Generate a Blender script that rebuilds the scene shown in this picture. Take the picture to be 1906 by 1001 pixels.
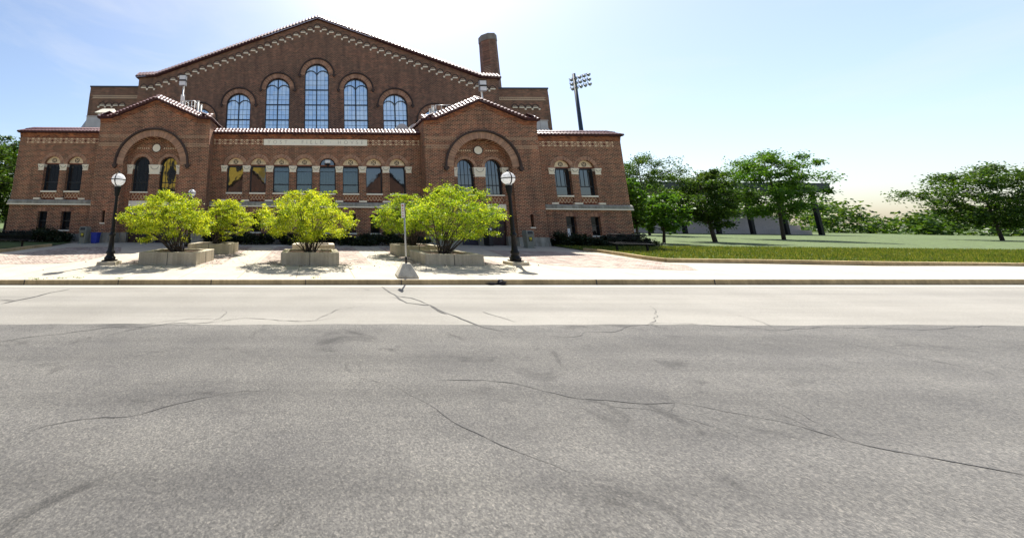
import bpy, bmesh, math, random
import numpy as np
from mathutils import Vector, Matrix
from mathutils.geometry import delaunay_2d_cdt
for o in list(bpy.data.objects): bpy.data.objects.remove(o)
S = bpy.context.scene
COL = S.collection
random.seed(7); RNG = np.random.default_rng(7)
PI = math.pi; rad = math.radians

# ------------------------------------------------------------------ camera
CAM = Vector((0.035, -24.0, 1.75))
PITCH, YAW, ROLL = rad(10.452), rad(-0.948), rad(0.597)
FPX, PPX, PPY, IW, IH = 650.0, 578.7, 293.4, 1906, 1001
fwd = Vector((math.sin(YAW)*math.cos(PITCH), math.cos(YAW)*math.cos(PITCH), math.sin(PITCH)))
rgt = Vector((math.cos(YAW), -math.sin(YAW), 0)); upv = rgt.cross(fwd)
R2 = math.cos(ROLL)*rgt + math.sin(ROLL)*upv; U2 = -math.sin(ROLL)*rgt + math.cos(ROLL)*upv
cd = bpy.data.cameras.new('camera'); cam = bpy.data.objects.new('camera', cd); COL.objects.link(cam)
M = Matrix((R2, U2, -fwd)).transposed().to_4x4(); M.translation = CAM
cam.matrix_world = M
cd.sensor_width = 36.0; cd.lens = FPX/IW*36.0
cd.shift_x = (IW/2-PPX)/IW; cd.shift_y = (PPY-IH/2)/IW
cd.clip_start = 0.1; cd.clip_end = 9000
S.camera = cam
# ------------------------------------------------------------------ light
SUN_EL, SUN_AZ = rad(58), rad(20)          # azimuth from +Y towards +X
w = bpy.data.worlds.new('World'); S.world = w; w.use_nodes = True
nt = w.node_tree; nt.nodes.clear()
sky = nt.nodes.new('ShaderNodeTexSky'); sky.sky_type = 'NISHITA'; sky.sun_disc = False
sky.sun_elevation = SUN_EL; sky.sun_rotation = SUN_AZ
sky.air_density = 1.0; sky.dust_density = 1.8; sky.ozone_density = 1.6
bg = nt.nodes.new('ShaderNodeBackground'); bg.inputs[1].default_value = 0.082
wo = nt.nodes.new('ShaderNodeOutputWorld')
tcw = nt.nodes.new('ShaderNodeTexCoord'); mpw = nt.nodes.new('ShaderNodeMapping'); mpw.inputs['Scale'].default_value = (1.0, 1.0, 3.4); nt.links.new(tcw.outputs['Generated'], mpw.inputs[0])
cn = nt.nodes.new('ShaderNodeTexNoise'); cn.inputs['Scale'].default_value = 2.1; cn.inputs['Detail'].default_value = 8; cn.inputs['Roughness'].default_value = 0.58; cn.inputs['Distortion'].default_value = 0.5; nt.links.new(mpw.outputs[0], cn.inputs['Vector'])
cr = nt.nodes.new('ShaderNodeMapRange'); cr.inputs['From Min'].default_value = 0.46; cr.inputs['From Max'].default_value = 0.78; cr.inputs['To Max'].default_value = 0.42; nt.links.new(cn.outputs[0], cr.inputs[0])
cm = nt.nodes.new('ShaderNodeMix'); cm.data_type = 'RGBA'; nt.links.new(cr.outputs[0], cm.inputs[0]); nt.links.new(sky.outputs[0], cm.inputs[6]); cm.inputs[7].default_value = (4.9, 5.0, 5.15, 1)   # thin high cloud
nt.links.new(cm.outputs[2], bg.inputs[0]); nt.links.new(bg.outputs[0], wo.inputs[0])
sl = bpy.data.lights.new('sun', 'SUN'); sl.energy = 4.6; sl.angle = rad(0.53); sl.color = (1, 0.955, 0.88)
so = bpy.data.objects.new('sun', sl); COL.objects.link(so)
sdir = Vector((math.sin(SUN_AZ)*math.cos(SUN_EL), math.cos(SUN_AZ)*math.cos(SUN_EL), math.sin(SUN_EL)))
so.rotation_euler = sdir.to_track_quat('Z', 'Y').to_euler(); so.location = (30, 60, 90)
S.view_settings.view_transform = 'Standard'; S.view_settings.look = 'None'
S.view_settings.exposure = 1.25; S.view_settings.gamma = 1.0
try: S.cycles.max_bounces = 8; S.cycles.transparent_max_bounces = 8
except Exception: pass

# ------------------------------------------------------------------ measuring helpers: photo pixel -> place
def ray(px, py): return fwd + R2*((px-PPX)/FPX) + U2*((PPY-py)/FPX)
def at_y(px, py, y):
    v = ray(px, py); return CAM + v*((y-CAM.y)/v.y)
KERB_Y = -12.7
def zg(x, y):
    x = max(-26.0, min(26.0, x)); t = max(0.0, min(1.0, (y-KERB_Y)/11.2))
    return 0.34*t + x*(0.013*(1-t)+0.003*t)
def zr(x, y): return zg(x, KERB_Y) - 0.15
def gp(px, py, dz=0.0):
    v = ray(px, py); t = 3.0
    while t < 150:
        q = CAM+v*t
        if q.z <= (zg(q.x, q.y)+dz if q.y > KERB_Y else zr(q.x, q.y)): break
        t += 0.01
    return CAM+v*t

# ------------------------------------------------------------------ materials
def mat(name):
    m = bpy.data.materials.new(name); m.use_nodes = True
    n = m.node_tree; b = n.nodes['Principled BSDF']
    return m, n, b
def N(n, t, **k):
    x = n.nodes.new(t)
    for a, v in k.items(): setattr(x, a, v)
    return x
def ramp(n, pts):
    r = N(n, 'ShaderNodeValToRGB'); e = r.color_ramp.elements
    while len(e) < len(pts): e.new(0.5)
    for i, (p, c) in enumerate(pts): e[i].position = p; e[i].color = (*c, 1)
    return r
def mul(n, a, b, blend='MULTIPLY', fac=1.0):
    x = N(n, 'ShaderNodeMix', data_type='RGBA', blend_type=blend)
    if hasattr(fac, 'default_value') or not isinstance(fac, (int, float)): n.links.new(fac, x.inputs[0])
    else: x.inputs[0].default_value = fac
    for s, i in ((a, 6), (b, 7)):
        if isinstance(s, tuple): x.inputs[i].default_value = (*s, 1)
        else: n.links.new(s, x.inputs[i])
    return x.outputs[2]
def noise(n, scale, detail=4, rough=0.55, vec=None, dist=0.0):
    x = N(n, 'ShaderNodeTexNoise'); x.inputs['Scale'].default_value = scale
    x.inputs['Detail'].default_value = detail; x.inputs['Roughness'].default_value = rough
    x.inputs['Distortion'].default_value = dist
    if vec is None:
        vec = N(n, 'ShaderNodeNewGeometry').outputs['Position']
    n.links.new(vec, x.inputs['Vector'])
    return x
def bump(n, b, height, strength=0.3, distance=0.02):
    x = N(n, 'ShaderNodeBump'); x.inputs['Strength'].default_value = strength; x.inputs['Distance'].default_value = distance
    n.links.new(height, x.inputs['Height']); n.links.new(x.outputs[0], b.inputs['Normal'])
def simple(name, col, rough=0.6, metal=0.0, var=0.15, scale=6.0, spec=0.5):
    m, n, b = mat(name)
    no = noise(n, scale)
    r = ramp(n, [(0.3, tuple(c*(1-var) for c in col)), (0.7, tuple(min(1, c*(1+var)) for c in col))])
    n.links.new(no.outputs[0], r.inputs[0]); n.links.new(r.outputs[0], b.inputs['Base Color'])
    b.inputs['Roughness'].default_value = rough; b.inputs['Metallic'].default_value = metal
    b.inputs['Specular IOR Level'].default_value = spec
    return m
def brick(name, c1, c2, c3, mortar, bw=0.22, rh=0.0755, ms=0.012):
    m, n, b = mat(name)
    g = N(n, 'ShaderNodeNewGeometry'); s = N(n, 'ShaderNodeSeparateXYZ'); n.links.new(g.outputs['Position'], s.inputs[0])
    a = N(n, 'ShaderNodeMath', operation='ADD'); n.links.new(s.outputs[0], a.inputs[0]); n.links.new(s.outputs[1], a.inputs[1])
    c = N(n, 'ShaderNodeCombineXYZ'); n.links.new(a.outputs[0], c.inputs[0]); n.links.new(s.outputs[2], c.inputs[1])
    t = N(n, 'ShaderNodeTexBrick'); n.links.new(c.outputs[0], t.inputs['Vector'])
    t.inputs['Scale'].default_value = 1.0; t.inputs['Brick Width'].default_value = bw; t.inputs['Row Height'].default_value = rh
    t.inputs['Mortar Size'].default_value = ms; t.inputs['Mortar Smooth'].default_value = 0.2; t.inputs['Bias'].default_value = 0.0
    t.inputs['Color1'].default_value = (0, 0, 0, 1); t.inputs['Color2'].default_value = (1, 1, 1, 1); t.inputs['Mortar'].default_value = (0.5, 0.5, 0.5, 1)
    r = ramp(n, [(0.0, c1), (0.45, c2), (1.0, c3)]); n.links.new(t.outputs['Color'], r.inputs[0])
    big = noise(n, 0.45, 5, 0.6); rb = ramp(n, [(0.3, (0.62, 0.60, 0.60)), (0.7, (1.22, 1.12, 1.05))]); n.links.new(big.outputs[0], rb.inputs[0])
    med = noise(n, 2.3, 4, 0.65); rm = ramp(n, [(0.3, (0.75, 0.75, 0.76)), (0.7, (1.2, 1.16, 1.1))]); n.links.new(med.outputs[0], rm.inputs[0])
    # faint course banding, as in hand-laid brick
    mp = N(n, 'ShaderNodeMapping'); mp.inputs['Scale'].default_value = (0.10, 4.2, 1); n.links.new(c.outputs[0], mp.inputs[0])
    bn = noise(n, 1.0, 3, 0.6, mp.outputs[0]); rn = ramp(n, [(0.35, (0.78, 0.78, 0.78)), (0.65, (1.18, 1.15, 1.1))]); n.links.new(bn.outputs[0], rn.inputs[0])
    m3 = N(n, 'ShaderNodeMapping'); m3.inputs['Scale'].default_value = (1.5, 0.16, 1); n.links.new(c.outputs[0], m3.inputs[0])
    st = noise(n, 1.0, 5, 0.65, m3.outputs[0]); rst = ramp(n, [(0.32, (0.66, 0.67, 0.69)), (0.58, (1.08, 1.06, 1.04))]); n.links.new(st.outputs[0], rst.inputs[0])
    col = mul(n, mul(n, mul(n, mul(n, r.outputs[0], rst.outputs[0]), rb.outputs[0]), rm.outputs[0]), rn.outputs[0])
    f = mul(n, col, mul(n, mul(n, mortar, rst.outputs[0]), rm.outputs[0]), 'MIX', t.outputs['Fac'])
    n.links.new(f, b.inputs['Base Color']); b.inputs['Roughness'].default_value = 0.85
    inv = N(n, 'ShaderNodeMath', operation='SUBTRACT'); inv.inputs[0].default_value = 1.0; n.links.new(t.outputs['Fac'], inv.inputs[1])
    bump(n, b, inv.outputs[0], 0.5, 0.01)
    return m
def concrete(name, col, dark=0.65, streak=0.0, joints=None):
    m, n, b = mat(name)
    no = noise(n, 1.3, 6, 0.62); r = ramp(n, [(0.25, tuple(c*dark for c in col)), (0.6, col), (0.85, tuple(min(1, c*1.12) for c in col))])
    n.links.new(no.outputs[0], r.inputs[0]); out = r.outputs[0]
    f = noise(n, 38, 3, 0.7); rf = ramp(n, [(0.3, (0.82, 0.82, 0.82)), (0.7, (1.1, 1.1, 1.1))]); n.links.new(f.outputs[0], rf.inputs[0])
    out = mul(n, out, rf.outputs[0])
    if streak:
        g = N(n, 'ShaderNodeNewGeometry'); mp = N(n, 'ShaderNodeMapping'); mp.inputs['Scale'].default_value = (7, 7, 0.5)
        n.links.new(g.outputs['Position'], mp.inputs[0]); sn = noise(n, 1.0, 4, 0.6, mp.outputs[0])
        rs = ramp(n, [(0.38, (0.45, 0.43, 0.40)), (0.62, (1, 1, 1))]); n.links.new(sn.outputs[0], rs.inputs[0])
        out = mul(n, out, rs.outputs[0], 'MULTIPLY', streak)
    if joints:
        g = N(n, 'ShaderNodeNewGeometry'); s = N(n, 'ShaderNodeSeparateXYZ'); n.links.new(g.outputs['Position'], s.inputs[0])
        for ax, (per, off) in joints.items():
            a = N(n, 'ShaderNodeMath', operation='ADD'); n.links.new(s.outputs[ax], a.inputs[0]); a.inputs[1].default_value = off+1000*per
            md = N(n, 'ShaderNodeMath', operation='MODULO'); n.links.new(a.outputs[0], md.inputs[0]); md.inputs[1].default_value = per
            lt = N(n, 'ShaderNodeMath', operation='LESS_THAN'); n.links.new(md.outputs[0], lt.inputs[0]); lt.inputs[1].default_value = 0.022
            out = mul(n, out, (0.42, 0.40, 0.36), 'MULTIPLY', lt.outputs[0])
    n.links.new(out, b.inputs['Base Color']); b.inputs['Roughness'].default_value = 0.9
    bump(n, b, f.outputs[0], 0.25, 0.01)
    return m
def leafmat(name, cols, trans=0.5):
    m, n, b = mat(name); n.nodes.remove(b)
    g = N(n, 'ShaderNodeNewGeometry')
    k = len(cols); r = ramp(n, [(i/(k-1), c) for i, c in enumerate(cols)]); n.links.new(g.outputs['Random Per Island'], r.inputs[0])
    no = noise(n, 1.6, 2); rr = ramp(n, [(0.3, (0.55, 0.66, 0.6)), (0.7, (1.25, 1.15, 1.1))]); n.links.new(no.outputs[0], rr.inputs[0])
    c = mul(n, r.outputs[0], rr.outputs[0])
    d = N(n, 'ShaderNodeBsdfDiffuse'); t = N(n, 'ShaderNodeBsdfTranslucent'); gl = N(n, 'ShaderNodeBsdfGlossy'); gl.inputs['Roughness'].default_value = 0.45
    n.links.new(c, d.inputs[0]); n.links.new(mul(n, c, (1.25, 1.15, 0.55)), t.inputs[0])
    mx = N(n, 'ShaderNodeMixShader'); mx.inputs[0].default_value = trans; n.links.new(d.outputs[0], mx.inputs[1]); n.links.new(t.outputs[0], mx.inputs[2])
    m2 = N(n, 'ShaderNodeMixShader'); m2.inputs[0].default_value = 0.025; n.links.new(mx.outputs[0], m2.inputs[1]); n.links.new(gl.outputs[0], m2.inputs[2])
    n.links.new(m2.outputs[0], n.nodes['Material Output'].inputs[0])
    return m
def glassmat(name, base, refl, see=False, tint=(0.9, 0.95, 1.0), wav=0.0):
    m, n, b = mat(name); n.nodes.remove(b)
    a = N(n, 'ShaderNodeBsdfTransparent') if see else N(n, 'ShaderNodeBsdfDiffuse')
    a.inputs[0].default_value = (*base, 1)
    g = N(n, 'ShaderNodeBsdfGlossy'); g.inputs[0].default_value = (*tint, 1); g.inputs['Roughness'].default_value = 0.03
    if wav:
        no = noise(n, 1.4, 2); bm = N(n, 'ShaderNodeBump'); bm.inputs['Strength'].default_value = wav; bm.inputs['Distance'].default_value = 0.05
        n.links.new(no.outputs[0], bm.inputs['Height']); n.links.new(bm.outputs[0], g.inputs['Normal'])
    mx = N(n, 'ShaderNodeMixShader'); mx.inputs[0].default_value = refl
    n.links.new(a.outputs[0], mx.inputs[1]); n.links.new(g.outputs[0], mx.inputs[2]); n.links.new(mx.outputs[0], n.nodes['Material Output'].inputs[0])
    return m

BRICK = brick('brick_facade', (0.030, 0.010, 0.007), (0.140, 0.041, 0.022), (0.29, 0.093, 0.046), (0.52, 0.335, 0.205), 0.24, 0.09, 0.0155)
BRICK_UP = brick('brick_gable', (0.050, 0.020, 0.014), (0.140, 0.056, 0.035), (0.25, 0.11, 0.066), (0.36, 0.25, 0.165), 0.27, 0.105, 0.016)
VOUSS, vn, vb = mat('brick_voussoir')
_g = N(vn, 'ShaderNodeNewGeometry'); _r = ramp(vn, [(0, (0.17, 0.075, 0.045)), (0.5, (0.31, 0.145, 0.085)), (1, (0.44, 0.23, 0.135))]); vn.links.new(_g.outputs['Random Per Island'], _r.inputs[0])
vn.links.new(_r.outputs[0], vb.inputs['Base Color']); vb.inputs['Roughness'].default_value = 0.85
MORTAR = simple('mortar', (0.66, 0.50, 0.34), 0.95)
DARKBRICK = simple('dark_hood_brick', (0.062, 0.040, 0.031), 0.85, var=0.4, scale=20)
STONE = concrete('limestone', (0.92, 0.84, 0.66), 0.93)
STONE_W = concrete('weathered_limestone', (0.42, 0.40, 0.33), 0.5, streak=0.6)
CHIMCAP = concrete('chimney_cap', (0.26, 0.235, 0.195), 0.6)
CREAM = simple('cream_terracotta', (0.80, 0.64, 0.41), 0.8, var=0.2, scale=9)
TAN2 = simple('tan_brick_edges', (0.52, 0.37, 0.23), 0.85, var=0.25, scale=9)
TAN = simple('tan_terracotta', (0.34, 0.245, 0.16), 0.85, var=0.2, scale=9)
BRICK_RED = brick('red_cornice_brick', (0.09, 0.028, 0.014), (0.25, 0.075, 0.032), (0.42, 0.15, 0.06), (0.40, 0.22, 0.12), 0.25, 0.085, 0.012)
REDBROWN = simple('reddish_trim_brick', (0.24, 0.085, 0.045), 0.85, var=0.35, scale=7)
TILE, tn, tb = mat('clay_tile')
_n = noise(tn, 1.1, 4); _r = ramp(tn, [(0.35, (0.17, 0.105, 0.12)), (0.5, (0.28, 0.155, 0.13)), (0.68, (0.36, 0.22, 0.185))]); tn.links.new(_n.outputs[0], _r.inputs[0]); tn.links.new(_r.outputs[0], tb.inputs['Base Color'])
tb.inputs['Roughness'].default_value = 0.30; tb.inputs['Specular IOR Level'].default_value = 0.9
TILE_MID = simple('maroon_tile_half_shade', (0.21, 0.085, 0.085), 0.45, var=0.3)
TILE_DK = simple('clay_tile_shade', (0.060, 0.018, 0.020), 0.8, var=0.3)  # shade tone for the pans, also on undersides and the main roof
ROOF = simple('flat_roof_felt', (0.12, 0.11, 0.10), 0.9)
COPING = simple('dark_coping', (0.04, 0.045, 0.05), 0.6)
FRAME = simple('dark_window_frame', (0.012, 0.016, 0.022), 0.45)
FRAME_BL = simple('blue_black_window_frame', (0.010, 0.022, 0.038), 0.4)
GLASS_SKY = glassmat('sky_painted_glass', (0.80, 0.93, 1.0), 0.45, tint=(0.92, 0.98, 1.0), wav=0.15)
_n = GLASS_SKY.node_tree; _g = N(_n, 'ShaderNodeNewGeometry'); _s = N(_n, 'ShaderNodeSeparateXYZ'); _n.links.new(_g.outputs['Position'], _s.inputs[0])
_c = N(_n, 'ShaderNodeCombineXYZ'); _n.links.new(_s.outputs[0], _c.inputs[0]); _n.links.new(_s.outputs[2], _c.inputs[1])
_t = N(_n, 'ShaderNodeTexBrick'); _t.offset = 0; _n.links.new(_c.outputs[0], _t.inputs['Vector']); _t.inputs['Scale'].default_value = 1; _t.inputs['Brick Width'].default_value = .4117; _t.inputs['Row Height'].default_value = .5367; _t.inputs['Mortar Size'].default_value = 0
_t.inputs['Color1'].default_value = (.42, .64, .95, 1); _t.inputs['Color2'].default_value = (.80, .94, 1, 1)  # pale blue sky reflection painted into the base colour, varied per pane
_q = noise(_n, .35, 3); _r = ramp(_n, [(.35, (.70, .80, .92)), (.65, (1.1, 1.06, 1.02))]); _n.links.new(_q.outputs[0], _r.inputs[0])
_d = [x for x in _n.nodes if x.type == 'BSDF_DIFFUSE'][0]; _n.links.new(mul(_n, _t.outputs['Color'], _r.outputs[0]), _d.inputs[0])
GLASS_DK = glassmat('dark_glass', (0.010, 0.011, 0.012), 0.15, wav=0.06)
GLASS_CELLAR = glassmat('dim_cellar_glass', (0.008, 0.008, 0.008), 0.05, wav=0.06)
GLASS_SEE = glassmat('clear_glass', (0.52, 0.57, 0.56), 0.09, see=True, wav=0.06)
CURTAIN = simple('grey_curtain', (0.50, 0.54, 0.50), 0.9, var=0.1)
DOOR = simple('maroon_brown_door', (0.030, 0.013, 0.014), 0.45, var=0.3)
DOOR_BL = simple('navy_door', (0.012, 0.012, 0.035), 0.4, var=0.3)
WHITE = simple('white_paint', (0.75, 0.75, 0.72), 0.5, var=0.05)
GREYMETAL = simple('galvanised_steel', (0.42, 0.43, 0.43), 0.45, 0.5)
UNIT = simple('grey_painted_sheet', (0.50, 0.50, 0.46), 0.55, var=0.12, scale=2)
BLACK = simple('black_cast_iron', (0.006, 0.006, 0.007), 0.5, var=0.2, spec=0.25)
GLOBE, gn_, gb_ = mat('white_globe_glass'); gn_.nodes.remove(gb_)
_d = N(gn_, 'ShaderNodeBsdfDiffuse'); _d.inputs[0].default_value = (.9, .9, .9, 1); _t = N(gn_, 'ShaderNodeBsdfTranslucent'); _t.inputs[0].default_value = (.95, .95, .95, 1)
_x = N(gn_, 'ShaderNodeMixShader'); _x.inputs[0].default_value = .68; gn_.links.new(_d.outputs[0], _x.inputs[1]); gn_.links.new(_t.outputs[0], _x.inputs[2])
_g = N(gn_, 'ShaderNodeBsdfGlossy'); _g.inputs['Roughness'].default_value = .15; _y = N(gn_, 'ShaderNodeMixShader'); _y.inputs[0].default_value = .05
gn_.links.new(_x.outputs[0], _y.inputs[1]); gn_.links.new(_g.outputs[0], _y.inputs[2]); gn_.links.new(_y.outputs[0], gn_.nodes['Material Output'].inputs[0])
SIDEWALK = concrete('sidewalk_concrete', (0.42, 0.375, 0.29), 0.80, joints={0: (1.86, 0.6), 1: (3.1, 0.15)})
KERBMAT = concrete('kerb_concrete', (0.50, 0.38, 0.20), 0.55, streak=0.4)
KERBTOP = concrete('kerb_top', (0.5, 0.46, 0.38), 0.8)
PLANTER = concrete('planter_concrete', (0.56, 0.49, 0.36), 0.72, streak=0.38)
GUTTER = concrete('gutter_pan', (0.33, 0.31, 0.265), 0.85)
SOIL = simple('leaf_litter_soil', (0.13, 0.075, 0.05), 0.95, var=0.7, scale=30)
# road: worn pale asphalt with fine aggregate
ROAD, rn_, rb_ = mat('worn_asphalt')
_a = noise(rn_, 0.5, 5, 0.6); _ra = ramp(rn_, [(0.3, (0.18, 0.17, 0.148)), (0.7, (0.22, 0.209, 0.184))]); rn_.links.new(_a.outputs[0], _ra.inputs[0])
_f = noise(rn_, 55, 3, 0.8); _rf = ramp(rn_, [(0.3, (0.72, 0.72, 0.72)), (0.7, (1.22, 1.22, 1.22))]); rn_.links.new(_f.outputs[0], _rf.inputs[0])
_gp = N(rn_, 'ShaderNodeNewGeometry'); _mp = N(rn_, 'ShaderNodeMapping'); _mp.inputs['Scale'].default_value = (0.05, 1.3, 1); rn_.links.new(_gp.outputs['Position'], _mp.inputs[0])
_s = noise(rn_, 1.0, 4, 0.6, _mp.outputs[0]); _rs = ramp(rn_, [(0.35, (0.86, 0.86, 0.86)), (0.65, (1.1, 1.1, 1.09))]); rn_.links.new(_s.outputs[0], _rs.inputs[0])
rn_.links.new(mul(rn_, mul(rn_, _ra.outputs[0], _rf.outputs[0]), _rs.outputs[0]), rb_.inputs['Base Color']); rb_.inputs['Roughness'].default_value = 0.9
bump(rn_, rb_, _f.outputs[0], 0.4, 0.008)
CRACK = simple('crack_sealant', (0.05, 0.048, 0.045), 0.8, var=0.3, scale=15)
# brick pavers laid flat
PAVER, pn, pb = mat('brick_pavers')
_g = N(pn, 'ShaderNodeNewGeometry'); _mp = N(pn, 'ShaderNodeMapping'); _mp.inputs['Rotation'].default_value = (0, 0, rad(45)); pn.links.new(_g.outputs['Position'], _mp.inputs[0])
_t = N(pn, 'ShaderNodeTexBrick'); pn.links.new(_mp.outputs[0], _t.inputs['Vector']); _t.inputs['Scale'].default_value = 1; _t.inputs['Brick Width'].default_value = 0.21; _t.inputs['Row Height'].default_value = 0.105; _t.inputs['Mortar Size'].default_value = 0.006
_t.inputs['Color1'].default_value = (0, 0, 0, 1); _t.inputs['Color2'].default_value = (1, 1, 1, 1)
_r = ramp(pn, [(0, (0.15, 0.112, 0.09)), (0.5, (0.27, 0.218, 0.178)), (1, (0.36, 0.315, 0.265))]); pn.links.new(_t.outputs['Color'], _r.inputs[0])
_no = noise(pn, 0.9, 5, 0.6); _rn = ramp(pn, [(0.3, (0.72, 0.64, 0.61)), (0.7, (1.2, 1.19, 1.17))]); pn.links.new(_no.outputs[0], _rn.inputs[0])
pn.links.new(mul(pn, mul(pn, _r.outputs[0], _rn.outputs[0]), (0.36, 0.32, 0.28), 'MIX', _t.outputs['Fac']), pb.inputs['Base Color']); pb.inputs['Roughness'].default_value = 0.9
GRASS_G = simple('lawn', (0.055, 0.085, 0.015), 0.95, var=0.55, scale=2.2)
BARK = simple('dark_bark', (0.055, 0.042, 0.034), 0.9, var=0.4, scale=14)
LEAF_SHRUB = leafmat('shrub_leaf', [(0.13, 0.21, 0.015), (0.31, 0.42, 0.02), (0.45, 0.55, 0.03), (0.58, 0.57, 0.05)], 0.60)
LEAF_SHRUB2 = leafmat('shrub_leaf_greener', [(0.09, 0.18, 0.015), (0.22, 0.36, 0.02), (0.36, 0.49, 0.03), (0.50, 0.52, 0.04)], 0.60)
LEAF_TREE = leafmat('tree_leaf', [(0.025, 0.06, 0.012), (0.055, 0.12, 0.016), (0.10, 0.17, 0.02)], 0.4)
LEAF_TREE2 = leafmat('tree_leaf_bright', [(0.04, 0.11, 0.012), (0.08, 0.19, 0.016), (0.13, 0.24, 0.03)], 0.45)
LEAF_HEDGE = leafmat('yew_needles', [(0.010, 0.018, 0.008), (0.020, 0.034, 0.012), (0.034, 0.046, 0.018)], 0.15)
BLUE = simple('blue_plastic', (0.012, 0.035, 0.33), 0.4, var=0.05)
TAUPE = simple('grey_green_bin_plastic', (0.20, 0.205, 0.165), 0.55, var=0.06)
YELLOW = simple('yellow_emblem', (0.75, 0.62, 0.05), 0.6, var=0.03)
BLK = simple('black_plastic', (0.012, 0.012, 0.013), 0.5)
RED = simple('red_print', (0.55, 0.03, 0.03), 0.6, var=0.03)
ENGRAVE = simple('engraved_shade', (0.60, 0.54, 0.42), 0.95, var=0.08)
BROWNHOUSE = brick('brown_house_brick', (0.08, 0.035, 0.022), (0.12, 0.05, 0.03), (0.15, 0.065, 0.038), (0.14, 0.09, 0.06))
YELLOWHOUSE = simple('yellow_stucco', (0.62, 0.42, 0.06), 0.9, var=0.06)

# ------------------------------------------------------------------ mesh builder
class MB:
    def __init__(s): s.v = []; s.f = []; s.m = []; s.sm = []
    def add(s, vs, fs, mi=0, smooth=False):
        o = len(s.v); s.v += [tuple(p) for p in vs]
        for f in fs: s.f.append(tuple(i+o for i in f)); s.m.append(mi); s.sm.append(smooth)
    def box(s, x0, x1, y0, y1, z0, z1, mi=0):
        s.add([(x0,y0,z0),(x1,y0,z0),(x1,y1,z0),(x0,y1,z0),(x0,y0,z1),(x1,y0,z1),(x1,y1,z1),(x0,y1,z1)],
              [(0,3,2,1),(4,5,6,7),(0,1,5,4),(1,2,6,5),(2,3,7,6),(3,0,4,7)], mi)
    def frustum(s, c, b, t, z0, z1, mi=0, rot=0):   # rectangular, half sizes b (bottom) and t (top)
        vs = []
        for (hx, hy), z in ((b, z0), (t, z1)):
            for sx, sy in ((-1,-1),(1,-1),(1,1),(-1,1)):
                x, y = sx*hx, sy*hy; vs.append((c[0]+x*math.cos(rot)-y*math.sin(rot), c[1]+x*math.sin(rot)+y*math.cos(rot), z))
        s.add(vs, [(0,3,2,1),(4,5,6,7),(0,1,5,4),(1,2,6,5),(2,3,7,6),(3,0,4,7)], mi)
    def prism(s, poly, y0, y1, mi=0):               # polygon in x,z (ccw seen from -y) extruded along y
        n = len(poly)
        s.add([(x,y0,z) for x,z in poly]+[(x,y1,z) for x,z in poly],
              [tuple(range(n)), tuple(range(2*n-1, n-1, -1))]+[(i,i+n,(i+1)%n+n,(i+1)%n) for i in range(n)], mi)
    def ringsector(s, cx, cz, r0, r1, a0, a1, y0, y1, n=1, mi=0):
        for k in range(n):
            A, B = a0+(a1-a0)*k/n, a0+(a1-a0)*(k+1)/n
            p = [(cx+r*math.cos(a), cz+r*math.sin(a)) for r, a in ((r0,A),(r1,A),(r1,B),(r0,B))]
            s.prism(p if a1 > a0 else p[::-1], y0, y1, mi)
    def tube(s, pts, radii, n=8, mi=0, cap=True):
        pts = [Vector(p) for p in pts]; rings = []
        for i, p in enumerate(pts):
            d = (pts[min(i+1, len(pts)-1)]-pts[max(i-1, 0)]).normalized()
            a = d.cross(Vector((0, 0, 1)) if abs(d.z) < 0.9 else Vector((1, 0, 0))).normalized(); b = d.cross(a)
            r = radii[i] if hasattr(radii, '__len__') else radii
            rings.append([p+(a*math.cos(2*PI*k/n)+b*math.sin(2*PI*k/n))*r for k in range(n)])
        vs = [v for r in rings for v in r]
        fs = [(i*n+k, i*n+(k+1)%n, (i+1)*n+(k+1)%n, (i+1)*n+k) for i in range(len(pts)-1) for k in range(n)]
        if cap: fs += [tuple(range(n-1, -1, -1)), tuple(range((len(pts)-1)*n, len(pts)*n))]
        s.add(vs, fs, mi, True)
    def lathe(s, prof, c=(0, 0, 0), n=24, mi=0, flute=0.0):
        vs = []
        for r, z in prof:
            for k in range(n):
                rr = r*(1-flute*(k % 2)); vs.append((c[0]+rr*math.cos(2*PI*k/n), c[1]+rr*math.sin(2*PI*k/n), c[2]+z))
        m = len(prof)
        fs = [(i*n+k, i*n+(k+1)%n, (i+1)*n+(k+1)%n, (i+1)*n+k) for i in range(m-1) for k in range(n)]
        fs += [tuple(range(n-1, -1, -1)), tuple(range((m-1)*n, m*n))]
        s.add(vs, fs, mi, flute == 0)
    def sphere(s, c, r, mi=0, n=24, sz=1.0):
        prof = [(max(0.001, r*math.sin(PI*i/(n//2))), -r*sz*math.cos(PI*i/(n//2))) for i in range(n//2+1)]
        s.lathe(prof, c, n, mi)
    def build(s, name, mats, parent=None, bevel=0.0):
        me = bpy.data.meshes.new(name); me.from_pydata(s.v, [], s.f)
        for m in (mats if isinstance(mats, (list, tuple)) else [mats]): me.materials.append(m)
        me.polygons.foreach_set('material_index', s.m); me.polygons.foreach_set('use_smooth', s.sm)
        me.update()
        return link(name, me, parent, bevel)
def link(name, me, parent=None, bevel=0.0):
    o = bpy.data.objects.new(name, me); COL.objects.link(o)
    if parent is not None:
        o.parent = parent
        pl = Vector(parent.location) if parent.parent is None else Vector(parent.location)+Vector(parent.parent.location)
        o.location = -pl if parent.type != 'MESH' or pl.length > 0 else (0, 0, 0)
    if bevel:
        b = o.modifiers.new('bevel', 'BEVEL'); b.width = bevel; b.segments = 2; b.limit_method = 'ANGLE'
    return o
def thing(name, label, cat, loc=(0, 0, 0), group=None):
    o = bpy.data.objects.new(name, None); COL.objects.link(o); o.location = loc; o.empty_display_size = 0.2
    return tag(o, label, cat, group)
def tag(o, label, cat, group=None, kind=None):
    o['label'] = label; o['category'] = cat
    if group: o['group'] = group
    if kind: o['kind'] = kind
    return o
def structure(o): o['kind'] = 'structure'; return o
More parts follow.
